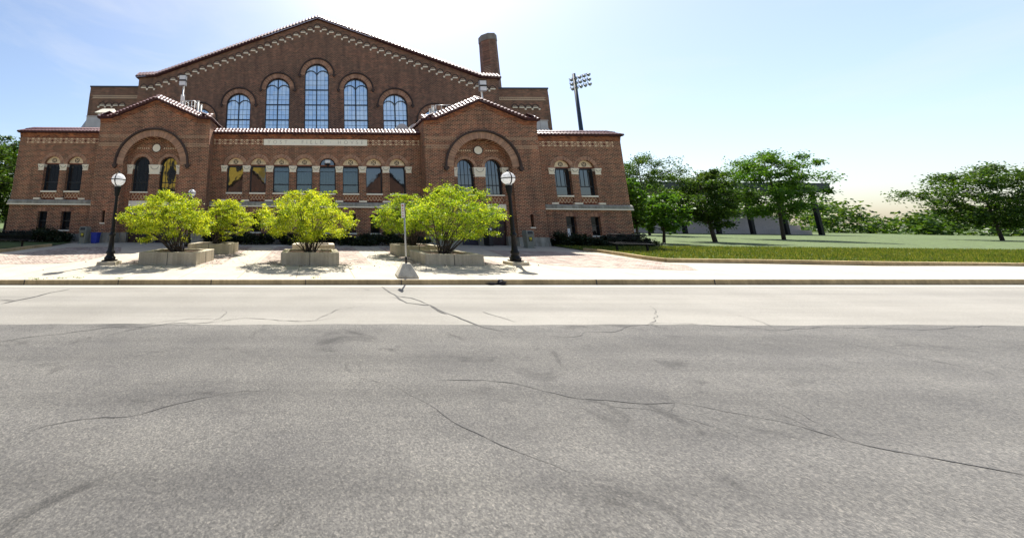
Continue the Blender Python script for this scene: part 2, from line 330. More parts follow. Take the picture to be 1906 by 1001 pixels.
def copy_thing(root, offset, label):
    r = root.copy(); COL.objects.link(r); r.location = Vector(root.location)+Vector(offset); r['label'] = label
    for ch in list(root.children):
        c = ch.copy(); COL.objects.link(c); c.parent = r
        for g in list(ch.children):
            d = g.copy(); COL.objects.link(d); d.parent = c
    return r

def inside(p, poly):
    x, y = p; c = False; n = len(poly)
    for i in range(n):
        x1, y1 = poly[i]; x2, y2 = poly[i-1]
        if (y1 > y) != (y2 > y) and x < (x2-x1)*(y-y1)/(y2-y1)+x1: c = not c
    return c
def fill(outer, holes=(), extra=()):
    vs, es = [], []
    for poly in [outer]+list(holes):
        o = len(vs); vs += [Vector(p) for p in poly]; n = len(poly); es += [(o+i, o+(i+1) % n) for i in range(n)]
    vs += [Vector(p) for p in extra]
    v, _, f, _, _, _ = delaunay_2d_cdt(vs, es, [], 0, 1e-5)
    out = []
    for t in f:
        c = sum((v[i] for i in t), Vector((0, 0)))/len(t)
        if inside(c, outer) and not any(inside(c, h) for h in holes): out.append(tuple(t))
    return [tuple(p) for p in v], out
def wall(mb, outer, holes, y, depth=0.35, back=None, mi=0):
    vs, fs = fill(outer, holes)
    mb.add([(x, y, z) for x, z in vs], fs, mi)
    for h in holes:
        n = len(h); mb.add([(x, y, z) for x, z in h]+[(x, y+depth, z) for x, z in h], [(i, (i+1) % n, (i+1) % n+n, i+n) for i in range(n)], mi)
    if back is not None:
        n = len(outer); mb.add([(x, y, z) for x, z in outer]+[(x, back, z) for x, z in outer], [(i, i+n, (i+1) % n+n, (i+1) % n) for i in range(n)], mi)
def arch_poly(cx, hw, z0, zs, r=None, n=20):
    r = r or hw
    p = [(cx-hw, z0), (cx+hw, z0)]
    return p+[(cx+r*math.cos(PI*k/n), zs+r*math.sin(PI*k/n)) for k in range(n+1)]
def rect(x0, x1, z0, z1): return [(x0, z0), (x1, z0), (x1, z1), (x0, z1)]

# ------------------------------------------------------------------ the ground
def sheet(name, poly, dz, m, step=0.8, zf=zg):
    xs = [p[0] for p in poly]; ys = [p[1] for p in poly]; ex = []
    x = math.floor(min(xs)/step)*step
    while x < max(xs):
        y = math.floor(min(ys)/step)*step
        while y < max(ys):
            if inside((x, y), poly): ex.append((x, y))
            y += step
        x += step
    vs, fs = fill(poly, (), ex)
    mb = MB(); mb.add([(x, y, zf(x, y)+dz) for x, y in vs], fs); o = mb.build(name, m)
    return o
def grid(name, xs, ys, zf, m):
    mb = MB(); nx = len(xs)
    mb.add([(x, y, zf(x, y)) for y in ys for x in xs], [(j*nx+i, j*nx+i+1, (j+1)*nx+i+1, (j+1)*nx+i) for j in range(len(ys)-1) for i in range(nx-1)])
    return structure(mb.build(name, m))
xs = [-5000, -400, -120, -60, -40]+[x for x in np.arange(-30, 30.1, 1.0)]+[40, 60, 120, 400, 5000]
grid('pavement', xs, [KERB_Y+0.16]+list(np.arange(-12, 3.1, 0.75))+[8, 30, 120, 600, 6000], zg, SIDEWALK)
grid('road', xs, [-400, -60, -30]+list(np.arange(-27, -13.2, 1.0))+[-13.12], zr, ROAD)
grid('gutter', xs, [-13.12, KERB_Y+0.02], lambda x, y: zr(x, y)+0.004*(y < -13), GUTTER)
# kerb: face and top, with joints
mb = MB()
for a, b in zip(xs[:-1], xs[1:]):
    zt0, zt1 = zg(a, KERB_Y), zg(b, KERB_Y)
    P = lambda x, y, z: (x, y, z)
    mb.add([P(a, KERB_Y, zt0-.17), P(b, KERB_Y, zt1-.17), P(b, KERB_Y+.012, zt1-.012), P(a, KERB_Y+.012, zt0-.012)], [(0, 1, 2, 3)], 0)
    mb.add([P(a, KERB_Y+.012, zt0-.012), P(b, KERB_Y+.012, zt1-.012), P(b, KERB_Y+.03, zt1+.004), P(a, KERB_Y+.03, zt0+.004)], [(0, 1, 2, 3)], 0)
    mb.add([P(a, KERB_Y+.03, zt0+.004), P(b, KERB_Y+.03, zt1+.004), P(b, KERB_Y+.17, zt1+.004), P(a, KERB_Y+.17, zt0+.004)], [(0, 1, 2, 3)], 1)
for px in (45, 220, 393, 569, 747, 1110, 1330):
    x = gp(px, 525).x; z = zg(x, KERB_Y); mb.box(x-.012, x+.012, KERB_Y-.004, KERB_Y+.02, z-.15, z+.002, 2)
structure(mb.build('kerb', [KERBMAT, KERBTOP, CRACK]))

def pp(pts, dz=0.0): return [tuple(gp(x, y, dz)[:2]) for x, y in pts]
def pad(poly): return structure(sheet('brick_paving', poly, 0.006, PAVER))
pad([(-7.9, -9.62), (-3.72, -9.62), (-3.72, -2.6), (-7.9, -2.6)])
pad([(-2.3, -9.62), (2.28, -9.62), (2.28, -2.6), (-2.3, -2.6)])
pad([(3.75, -9.62), (7.55, -9.62), (7.55, -2.6), (3.75, -2.6)])
pad(pp([(-160, 496), (0, 491.5), (60, 491.5), (115, 490), (160, 485), (192, 477.5), (225, 468.5), (226, 460.5), (180, 459.5), (130, 460.5), (95, 464), (40, 471), (0, 475), (-160, 484)]))
pad(pp([(905, 465.5), (980, 467), (1040, 468), (1090, 472), (1150, 479), (1200, 484.5), (1275, 493), (1300, 503), (1260, 503), (1200, 500.5), (1130, 498.5), (1075, 497), (1030, 494), (990, 488), (940, 477.5)]))
# pale replaced slab in front of the hedge
structure(sheet('concrete_patch', pp([(506, 461), (524, 461), (529, 457), (513, 457)]), 0.006, KERBTOP))
# lawns with their low kerbs
LAWNS = []
def lawn(poly, kerbpts):
    LAWNS.append(poly)
    structure(sheet('lawn', poly, 0.05, GRASS_G))
    mb = MB()
    for (a, b) in zip(kerbpts[:-1], kerbpts[1:]):
        a, b = Vector(a), Vector(b); d = (b-a).normalized(); n = Vector((-d.y, d.x))*0.075
        q = [a-n, b-n, b+n, a+n]; za = [zg(p.x, p.y) for p in q]
        mb.add([(p.x, p.y, z-.02) for p, z in zip(q, za)]+[(p.x, p.y, z+.15) for p, z in zip(q, za)], [(4,5,6,7),(0,1,5,4),(1,2,6,5),(2,3,7,6),(3,0,4,7)])
    structure(mb.build('lawn_kerb', KERBMAT))
RK = pp([(1088, 467), (1120, 470.5), (1160, 476.5), (1200, 483), (1240, 488)])
RK += [(RK[-1][0]+3.5, -9.0), (RK[-1][0]+7, -9.55), (60, -9.6)]
lawn(RK+[(60, -1.0), (RK[0][0]+.2, -1.2)], RK)
LK = pp([(95, 458.5), (60, 462), (16, 468), (-20, 471.5), (-120, 479)])
lawn([(LK[0][0]-.2, -1.2), (-60, -1.0), (-60, LK[-1][1])]+LK[::-1], LK)
def blades(x0, x1, y0, y1, n, label):
    X = np.stack([RNG.uniform(x0, x1, n), RNG.uniform(y0, y1, n), np.zeros(n)], 1); keep = [inside((a, b), LAWNS[0]) for a, b, _ in X]; X = X[keep]; n = len(X)
    X[:, 2] = [zg(a, b)+.05 for a, b, _ in X]; th = RNG.uniform(0, 2*PI, n); h = RNG.uniform(.04, .13, n); wd = .012
    dx = np.stack([np.cos(th), np.sin(th), np.zeros(n)], 1); lean = RNG.normal(size=(n, 3))*.03; lean[:, 2] = 0; up = np.stack([np.zeros(n), np.zeros(n), h], 1)
    V = np.stack([X-dx*wd, X+dx*wd, X+up+lean+dx*.003, X+up+lean-dx*.003], 1).reshape(-1, 3)
    me = bpy.data.meshes.new('grass'); me.vertices.add(len(V)); me.vertices.foreach_set('co', V.astype(np.float32).ravel()); me.loops.add(4*n); me.loops.foreach_set('vertex_index', np.arange(4*n, dtype=np.int32))
    me.polygons.add(n); me.polygons.foreach_set('loop_start', np.arange(0, 4*n, 4, dtype=np.int32)); me.polygons.foreach_set('loop_total', np.full(n, 4, np.int32)); me.materials.append(LEAF_GRASS); me.update()
    o = bpy.data.objects.new('grass', me); COL.objects.link(o); tag(o, label, 'grass', None, 'stuff')
LEAF_GRASS = leafmat('grass_blade', [(0.05, 0.10, 0.012), (0.11, 0.17, 0.02), (0.19, 0.22, 0.035), (0.26, 0.24, 0.07)], 0.35)
blades(13, 45, -9.6, 4, 120000, 'short mown grass of the lawn to the right of the building')
# far ground beyond the building
structure(sheet('far_lawn', [(21.4, -0.9), (4800, -0.9), (4800, 5500), (-4800, 5500), (-4800, -0.9), (-21.4, -0.9), (-21.4, 70), (21.4, 70)], 0.02, GRASS_G, step=600))

LANE, ln_, lb_ = mat('added_lane_asphalt')  # invented lane, added with dark asphalt to darken the near road
_a = noise(ln_, 0.7, 5, 0.65); _ra = ramp(ln_, [(0.3, (0.075, 0.072, 0.068)), (0.7, (0.115, 0.11, 0.10))]); ln_.links.new(_a.outputs[0], _ra.inputs[0])
_f = noise(ln_, 48, 4, 0.85); _rf = ramp(ln_, [(0.32, (0.5, 0.5, 0.5)), (0.55, (1, 1, 1)), (0.72, (1.7, 1.65, 1.55))]); ln_.links.new(_f.outputs[0], _rf.inputs[0])
_gp = N(ln_, 'ShaderNodeNewGeometry'); _mp = N(ln_, 'ShaderNodeMapping'); _mp.inputs['Scale'].default_value = (0.06, 0.9, 1); ln_.links.new(_gp.outputs['Position'], _mp.inputs[0])
_s = noise(ln_, 1.0, 5, 0.6, _mp.outputs[0]); _rs = ramp(ln_, [(0.35, (0.72, 0.72, 0.72)), (0.65, (1.2, 1.2, 1.2))]); ln_.links.new(_s.outputs[0], _rs.inputs[0])
ln_.links.new(mul(ln_, mul(ln_, _ra.outputs[0], _rf.outputs[0]), _rs.outputs[0]), lb_.inputs['Base Color']); lb_.inputs['Roughness'].default_value = 0.88
_v = N(ln_, 'ShaderNodeTexVoronoi'); _v.inputs['Scale'].default_value = 75; ln_.links.new(_gp.outputs['Position'], _v.inputs['Vector']); _rv = ramp(ln_, [(0.0, (0.6, 0.6, 0.6)), (0.5, (1, 1, 1)), (1.0, (1.55, 1.52, 1.45))]); ln_.links.new(_v.outputs['Color'], _rv.inputs[0])
_o = noise(ln_, 0.9, 6, 0.7, dist=1.5); _ro = ramp(ln_, [(0.30, (0.45, 0.45, 0.45)), (0.42, (1, 1, 1))]); ln_.links.new(_o.outputs[0], _ro.inputs[0])
_pc = lb_.inputs['Base Color'].links[0].from_socket; ln_.links.new(mul(ln_, mul(ln_, _pc, _rv.outputs[0]), _ro.outputs[0]), lb_.inputs['Base Color'])
bump(ln_, lb_, _f.outputs[0], 0.6, 0.012)
edge = [(x, -16.95+.03*math.sin(x*1.3)+.02*math.sin(x*4.7)) for x in np.arange(-60, 60.5, .5)]
structure(sheet('added_dark_lane', [(-60, -27), (60, -27)]+edge[::-1], 0.004, LANE, step=2.0, zf=zr))
# cracks sealed in the road
CRK = MB()
def crack(pts, wd):
    mb = CRK
    P = [gp(*p) for p in pts]; fine = []
    for a, b in zip(P[:-1], P[1:]):
        k = max(2, int((b-a).length/0.15))
        for i in range(k): fine.append(a.lerp(b, i/k)+Vector((random.uniform(-.015, .015), random.uniform(-.015, .015), 0)))
    fine.append(P[-1]); n = len(fine); vs = []
    for i, p in enumerate(fine):
        d = (fine[min(i+1, n-1)]-fine[max(i-1, 0)]).normalized(); s = Vector((-d.y, d.x, 0))*wd*random.uniform(.5, 1.5)*(0.25 if i in (0, n-1) else 1)
        vs += [(p.x+s.x, p.y+s.y, zr(p.x, p.y)+.009), (p.x-s.x, p.y-s.y, zr(p.x, p.y)+.009)]
    mb.add(vs, [(2*i, 2*i+1, 2*i+3, 2*i+2) for i in range(n-1)])
crack([(130, 538.5), (95, 545), (60, 554), (30, 559.5), (0, 566.5)], .022)
crack([(30, 559.5), (0, 559)], .02)
crack([(711, 534), (720, 541), (738, 551), (742, 556), (757, 564), (790, 568), (800, 568.5), (815, 579), (832, 585.5)], .02)
crack([(738, 551), (765, 555), (782, 560.5), (800, 568)], .016)
crack([(728, 553), (742, 555)], .012)
crack([(677, 538), (689, 540)], .012)
crack([(800, 567), (816, 577), (850, 590), (900, 610), (940, 618)], .014)
crack([(898, 580), (915, 586), (960, 600)], .012)
def wander(x, y, ang, L, wd, depth=0):
    mb = CRK; pts = [Vector((x, y))]; a = ang; k = 0
    while k*.12 < L:
        a += random.uniform(-.38, .38)+(ang-a)*.18; pts.append(pts[-1]+Vector((math.cos(a), math.sin(a)))*.12); k += 1
    vs = []; n = len(pts)
    for i, p in enumerate(pts):
        d = (pts[min(i+1, n-1)]-pts[max(i-1, 0)]).normalized(); q = Vector((-d.y, d.x))*wd*random.uniform(.3, 1.5)*min(1, (n-i)/8, (i+2)/5)
        vs += [(p.x+q.x, p.y+q.y, zr(p.x, p.y)+.009), (p.x-q.x, p.y-q.y, zr(p.x, p.y)+.009)]
    mb.add(vs, [(2*i, 2*i+1, 2*i+3, 2*i+2) for i in range(n-1)]); pass
    if depth < 2:
        for _ in range(int(L/1.6)):
            p = pts[random.randrange(3, n-1)]; wander(p.x, p.y, a+random.choice((-1, 1))*random.uniform(.5, 1.3), L*random.uniform(.12, .35), wd*.6, depth+1)
for q in ((-6, -18.4, .05, 7, .008), (1.5, -19.3, -.3, 5, .007), (4, -17.6, .1, 9, .008), (9, -19.6, .35, 5, .008), (-2.6, -20.4, .6, 2.5, .005), (2.0, -20.9, 2.2, 2.2, .005), (-9, -17.5, -.2, 4, .008)): wander(*q)
structure(CRK.build('road_cracks', CRACK))

# ------------------------------------------------------------------ the brick building
B = thing('brick_building', 'long red brick field house with a big gable, arched windows and two gabled entrance bays', 'building')
HW = 21.15; ZE = 7.82; ZB = -0.2
BX0, BX1, BC = 7.28, 14.87, 11.06
def voussoirs(cx, cz, r0, r1, n, y0, y1, parent=B, name='brick_arch', hood=None, gap=0.22, knobs=False, a0=0.0, a1=PI):
    mb = MB(); mb.ringsector(cx, cz, r0+.012, r1, a0, a1, y0+.006, y1, max(16, n//3), 1)
    for k in range(n):
        A = a0+(a1-a0)*(k+gap/2)/n; Bq = a0+(a1-a0)*(k+1-gap/2)/n
        mb.ringsector(cx, cz, r0+.003, r1-.012, A, Bq, y0-random.uniform(0, .005), y1-.012, 1, 0)
    if hood:
        mb.ringsector(cx, cz, r1, r1+hood, a0, a1, y0-.09, y1, 40, 2)
        mb.ringsector(cx, cz, r1+hood*.35, r1+hood, a0, a1, y0-.13, y0-.09, 40, 2)
        if knobs:
            for s in (-1, 1):
                x = cx+s*(r1+hood*.55)
                mb.prism([(x-.17, cz), (x-.1, cz-.2), (x, cz-.3), (x+.1, cz-.2), (x+.17, cz)], y0-.14, y0+.02, 2)
    return mb.build(name, [VOUSS, MORTAR, DARKBRICK], parent)

AW = [i*1.61 for i in (-3.5, -2.5, -1.5, -.5, .5, 1.5, 2.5, 3.5)]
WW = [-18.55, -16.93, 16.93, 18.55]
AHW, ZSP = 0.56, 5.57
LW = AW+[-18.74, -17.10, 17.10, 18.74]
# front walls on Y = 0
for x0, x1 in ((-HW, -BX1), (-BX0, BX0), (BX1, HW)):
    mb = MB()
    holes = [arch_poly(c, AHW, 3.12, ZSP) for c in AW+WW if x0 < c < x1]+[rect(c-.32, c+.32, 1.06, 2.30) for c in LW if x0 < c < x1]
    wall(mb, rect(x0, x1, ZB, ZE+.02), holes, 0.0, 0.36)
    mb.build('wall', BRICK, B)
mb = MB()
mb.box(-HW, HW, 9.6, 30, ZB, 8.0); mb.box(-HW, -HW+.3, 0.003, 9.6, ZB, ZE); mb.box(HW-.3, HW, 0.003, 9.6, ZB, ZE)
mb.build('side_wall', BRICK, B)
mb = MB(); mb.box(-HW+.1, HW-.1, 0.75, 9.9, 8.0, 8.18); mb.box(-HW+.25, HW-.25, 9.99, 30, 8.01, 8.25); mb.build('flat_roof', ROOF, B)
# soldier lintels over the lower windows, their frames and sills
def small_window(c):
    w_ = MB(); w_.box(c-.32, c+.32, .24, .27, 1.06, 2.30)
    wo_ = w_.build('window', GLASS_CELLAR, B)
    f = MB()
    for bx in ((c-.32, c-.27, 1.06, 2.30), (c+.27, c+.32, 1.06, 2.30)): f.box(bx[0], bx[1], .19, .25, bx[2], bx[3])
    f.box(c-.27, c+.27, .19, .25, 2.24, 2.30); f.box(c-.27, c+.27, .19, .25, 1.06, 1.12); f.box(c-.27, c+.27, .20, .25, 1.64, 1.70)
    f.build('frame', FRAME, wo_)
    s_ = MB(); s_.box(c-.37, c+.37, -.05, .30, .97, 1.057); s_.build('sill', STONE, wo_)
    l_ = MB()
    for k in range(11):
        a = c-.46+k*.084; l_.box(a+.006, a+.078, -.012, .05, 2.30, 2.55, 0)
    l_.box(c-.46, c+.46, -.004, .05, 2.303, 2.547, 1); l_.build('flat_arch', [VOUSS, MORTAR], B)
for c in LW: small_window(c)

def diamond_panel(x0, x1, z0, z1, y, parent=B):
    mb = MB(); mb.box(x0, x1, y, y+.12, z0, z1, 0)
    n = max(3, round((x1-x0)/.215)); p = (x1-x0)/n; zc = (z0+z1)/2; h = (z1-z0)*.40
    for k in range(n):
        cx = x0+p*(k+.5)
        for (ax, az, bx, bz) in ((-.5, 0, 0, 1), (0, 1, .5, 0), (.5, 0, 0, -1), (0, -1, -.5, 0)):
            a = Vector((cx+ax*p, zc+az*h)); b = Vector((cx+bx*p, zc+bz*h)); d = (b-a).normalized(); q = Vector((-d.y, d.x))*.0105
            mb.prism([tuple(a-q), tuple(b-q), tuple(b+q), tuple(a+q)], y-.012, y+.01, 1)
    return mb.build('spandrel_panel', [REDBROWN, CREAM], parent)
def lunette_part(c, zs, r, y):
    mb = MB(); mb.prism([(c-r, zs+.10), (c+r, zs+.10)]+[(c+r*math.cos(PI*k/16)*.999, zs+.10+(r-.10)*math.sin(PI*k/16)) for k in range(1, 16)], y, y+.1, 0)
    mb.box(c-r, c+r, y-.03, y+.1, zs+.02, zs+.095, 1)
    zc = zs+.10+.42*(r-.1)
    mb.ringsector(c, zc, .125, .16, 0, 2*PI, y-.02, y+.02, 20, 2)
    for a in (0, PI/2, PI, 1.5*PI):
        q = Vector((math.cos(a), math.sin(a))); t = Vector((-q.y, q.x))*.022
        o = Vector((c, zc)); mb.prism([tuple(o+q*.035-t), tuple(o+q*.12-t), tuple(o+q*.12+t), tuple(o+q*.035+t)], y-.015, y+.02, 2)
    return mb.build('lunette', [CREAM, REDBROWN, DARKBRICK], B)
def capital(x0, x1, z0, z1, y, dep, scoop=True):
    mb = MB(); c = (x0+x1)/2; hw = (x1-x0)/2
    mb.frustum((c, y+dep/2-.01), (hw-.05, dep/2-.02), (hw, dep/2+.035), z0+.05, z1-.06); mb.box(c-hw-.01, c+hw+.01, y-.05, y+dep+.02, z1-.06, z1); mb.box(c-hw+.03, c+hw-.03, y-.03, y+dep, z0, z0+.05)
    # shallow curved cushion line carved on the face
    for k in range(8):
        A, Bq = PI+PI*k/8, PI+PI*(k+1)/8; r0, r1 = hw*.62, hw*.62+.025
        p = [(c+r*math.cos(a), z1-.08+r*.9*math.sin(a)) for r, a in ((r0, A), (r1, A), (r1, Bq), (r0, Bq))]
        mb.prism(p[::-1], y-.05, y+.05, 1)
    return mb.build('capital', [STONE, STONE_W], B)
def arch_window(c, kind):
    wb = MB(); wb.box(c-AHW, c+AHW, .30, .325, 3.71, ZSP+.02)
    wo_ = wb.build('window', GLASS_SEE if kind == 'curtain' else GLASS_DK, B)
    f = MB(); z0, z1 = 3.71, ZSP+.015
    f.box(c-AHW, c-AHW+.055, .22, .31, z0, z1); f.box(c+AHW-.055, c+AHW, .22, .31, z0, z1); f.box(c-AHW+.055, c+AHW-.055, .22, .31, z1-.09, z1); f.box(c-AHW+.055, c+AHW-.055, .22, .31, z0, z0+.055)
    if kind == 'curtain':
        f.box(c-AHW+.055, c+AHW-.055, .24, .31, 4.27, 4.335); f.box(c-AHW+.055, c+AHW-.055, .26, .31, 5.20, 5.225)
    elif abs(c) > 15:
        f.box(c-AHW+.055, c+AHW-.055, .24, .31, 4.30, 4.36)
        for q in (-.28, 0, .28): f.box(c+q-.008, c+q+.008, .275, .31, 4.36, z1-.09)
    f.build('frame', FRAME, wo_)
    s_ = MB(); s_.box(c-AHW+.002, c+AHW-.002, -.035, .30, 3.60, 3.708); s_.build('sill', STONE, wo_)
    if kind == 'curtain':
        cu = MB(); n = 90; vs = []
        for k in range(n+1):
            x = c-AHW+.02+(2*AHW-.04)*k/n; y = .47+.035*math.sin(k*.95+c)+.015*math.sin(k*2.3)
            vs += [(x, y, 3.72), (x, y, 5.5)]
        cu.add(vs, [(2*k, 2*k+2, 2*k+3, 2*k+1) for k in range(n)], 0, True); cu.build('curtain', CURTAIN, wo_)
    diamond_panel(c-AHW+.003, c+AHW-.003, 3.16, 3.598, .10)
    voussoirs(c, ZSP, AHW, AHW+.24, 25, -.02, .2)
kinds = ['dark', 'dark', 'curtain', 'curtain', 'curtain', 'curtain', 'dark', 'dark']
for c, k in list(zip(AW, kinds))+[(c, 'dark') for c in WW]:
    arch_window(c, k)
    if abs(c-AW[4]) > .1: lunette_part(c, ZSP, AHW, .16)
c = AW[4]
mb = MB(); mb.prism(arch_poly(c, AHW, ZSP+.10, ZSP+.10, AHW-.1 if False else .46)[2:], .24, .28, 0); lo = mb.build('window', GLASS_DK, B)
mb = MB(); mb.box(c-AHW, c+AHW, .13, .26, ZSP+.02, ZSP+.10); mb.build('frame', REDBROWN, lo)
# capitals and pier bases between the arches
for grp in (AW, WW[:2], WW[2:]):
    n = len(grp)
    for i in range(n+1):
        if i == 0: x0, x1 = grp[0]-AHW-.42, grp[0]-AHW+.02
        elif i == n: x0, x1 = grp[-1]+AHW-.02, grp[-1]+AHW+.42
        else: x0, x1 = grp[i-1]+AHW-.02, grp[i]-AHW+.02
        capital(x0, x1, 5.14, ZSP-.002, -.02, .36)
        m2 = MB(); m2.box(x0, x1, -.05, .24, 3.105, 3.215); m2.build('pier_base', STONE, B)
# belt course and plinth
for x0, x1 in ((-HW-.1, -BX1), (-BX0, BX0), (BX1, HW+.1)):
    mb = MB(); mb.prism([(0, 0)]*0 or rect(x0, x1, 2.82, 2.99), -.10, .02, 0)
    mb.add([(x0, -.10, 2.99), (x1, -.10, 2.99), (x1, .02, 3.105), (x0, .02, 3.105), (x0, .02, 2.99), (x1, .02, 2.99)], [(0, 1, 2, 3), (0, 3, 4), (1, 5, 2)], 0)
    mb.box(x0, x1, -.135, .02, 2.735, 2.82, 1); mb.build('belt_course', [STONE_W, STONE], B)
    mb = MB(); mb.box(x0+(.1 if x0 < -15 else 0), x1-(.1 if x1 > 15 else 0), -.07, .01, ZB, .80, 0); mb.build('plinth', STONE_W, B)
# frieze of diamonds between cream triangles
def frieze(x0, x1, z0=7.09, z1=7.44, y=-.004):
    mb = MB(); mb.box(x0, x1, y-.008, .02, z0-.04, z1+.04, 0)
    n = round((x1-x0)/.405); p = (x1-x0)/n; h = (z1-z0)/2; zc = (z0+z1)/2
    for k in range(n+1):
        x = x0+p*k
        for s in (-1, 1):
            a, b = max(x-.115, x0), min(x+.115, x1); t = [(a, zc+s*h), (x, zc+s*h*.34), (b, zc+s*h)]
            mb.prism(t if s > 0 else t[::-1], y-.03, y, 1)
    for k in range(n):
        cx = x0+p*(k+.5); q = .055
        mb.prism([(cx-q, zc), (cx, zc-q), (cx+q, zc), (cx, zc+q)], y-.02, y, 1 if k % 2 else 2)
        for (ax, az, bx, bz) in ((-.46, 0, 0, .92), (0, .92, .46, 0), (.46, 0, 0, -.92), (0, -.92, -.46, 0)):
            a = Vector((cx+ax*p, zc+az*h)); b = Vector((cx+bx*p, zc+bz*h)); d = (b-a).normalized(); g = Vector((-d.y, d.x))*.010
            mb.prism([tuple(a-g), tuple(b-g), tuple(b+g), tuple(a+g)], y-.018, y, 1)
    mb.build('frieze', [REDBROWN, CREAM, DARKBRICK], B)
frieze(-20.6, -15.0); frieze(15.0, 20.6); frieze(-7.2, -3.72); frieze(3.60, 7.2)
for x0, x1 in ((-HW, -BX1), (-BX0, BX0), (BX1, HW)):
    mb = MB()
    for k in range(4): mb.box(x0, x1, -.02-.022*k, .02, 7.50+.08*k, 7.58+.08*k-.002*k)
    mb.build('corbelled_cornice', BRICK_RED, B)
mb = MB(); mb.box(-3.69, 3.57, -.035, .02, 7.04, 7.47); insc = mb.build('inscription_panel', simple('pale_inscribed_limestone', (0.96, 0.90, 0.73), 0.85, var=0.02), B)
def text_mesh(name, s, size, loc, rot, m, parent, extrude=.003, align='CENTER', spacing=1.0, bold=0.0):
    cu = bpy.data.curves.new(name, 'FONT'); cu.body = s; cu.size = size; cu.align_x = align; cu.align_y = 'CENTER'; cu.extrude = extrude; cu.space_character = spacing; cu.offset = bold
    t = bpy.data.objects.new(name, cu); COL.objects.link(t); t.rotation_euler = rot; t.location = loc
    bpy.context.view_layer.update()
    me = bpy.data.meshes.new_from_object(t.evaluated_get(bpy.context.evaluated_depsgraph_get())); me.transform(t.matrix_world)
    bpy.data.objects.remove(t); me.materials.clear(); me.materials.append(m); me.name = name
    return link(name, me, parent)
text_mesh('lettering', 'YOST · FIELD · HOVSE', .36, (-.06, -.036, 7.25), (PI/2, 0, 0), ENGRAVE, insc, .002, spacing=1.95)

# tile strips: S-tiles laid in courses from a front edge A-B back and up
def tiles(A, Bv, back, courses=2, per=0.245, amp=.085, name='tile_roof', parent=B, build=True, mb=None, trim=(0, 0)):
    mb = mb or MB(); A, Bv, bk = Vector(A), Vector(Bv), Vector(back)
    al = Bv-A; L = al.length; n = max(1, round(L/per)); nrm = al.cross(bk).normalized()
    if nrm.z < 0: nrm = -nrm
    ns = 8; cols = n*ns
    def prof(k):
        u = (k % ns)/ns
        return amp*abs(math.sin(PI*u))**.7 if u > 0 else 0.0
    for c in range(courses):
        t0, t1 = c/courses, (c+1)/courses; lift0, lift1 = .05, .008
        vs = []
        for k in range(cols+1):
            f = k/cols
            e0 = 1.0; fx0 = f; fx1 = trim[0]*t1/L+f*(1-(trim[0]+trim[1])*t1/L); fx0 = trim[0]*t0/L+f*(1-(trim[0]+trim[1])*t0/L)
            h = prof(k)
            p0 = A+al*fx0+bk*t0; p1 = A+al*fx1+bk*min(1, t1+.04)
            vs += [p0+nrm*(h+lift0), p1+nrm*(h+lift1), p0+nrm*(h+lift0-.028)+bk.normalized()*.01, p0-nrm*.01+bk.normalized()*.03]
        tone = lambda k: 0 if (k % ns) in (3, 4) else (2 if (k % ns) in (2, 5) else 1)  # sunlit crests, shaded flanks and pans are put into the tile colours
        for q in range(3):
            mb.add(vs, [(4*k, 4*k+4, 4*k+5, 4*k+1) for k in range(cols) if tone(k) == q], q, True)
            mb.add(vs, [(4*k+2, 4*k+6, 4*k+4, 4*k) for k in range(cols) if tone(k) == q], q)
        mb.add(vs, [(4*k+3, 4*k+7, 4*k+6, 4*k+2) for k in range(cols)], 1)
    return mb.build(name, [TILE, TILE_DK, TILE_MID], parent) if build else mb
ey, ez, bk = -.26, 7.84, (0, .62, .43)
for x0, x1, tr in ((-HW-.10, -BX1, (.62, 0)), (-BX0, BX0, (0, 0)), (BX1, HW+.10, (0, .62))):
    mb = tiles((x0, ey, ez), (x1, ey, ez), bk, 2, build=False, trim=tr)
    mb.box(x0+.02, x1-.02, ey+.02, .75, ez-.03, ez-.005, 1)
    if tr[0]: tiles((x0, 9.5, ez), (x0, ey, ez), (.62, 0, .43), 2, build=False, mb=mb, trim=(0, .62))
    if tr[1]: tiles((x1, ey, ez), (x1, 9.5, ez), (-.62, 0, .43), 2, build=False, mb=mb, trim=(.62, 0))
    zt = ez+.43; mb.tube([(x0+tr[0], .38, zt+.03), (x1-tr[1], .38, zt+.03)], .05, 8, 1)
    mb.build('tile_roof', [TILE, TILE_DK, TILE_MID], B)

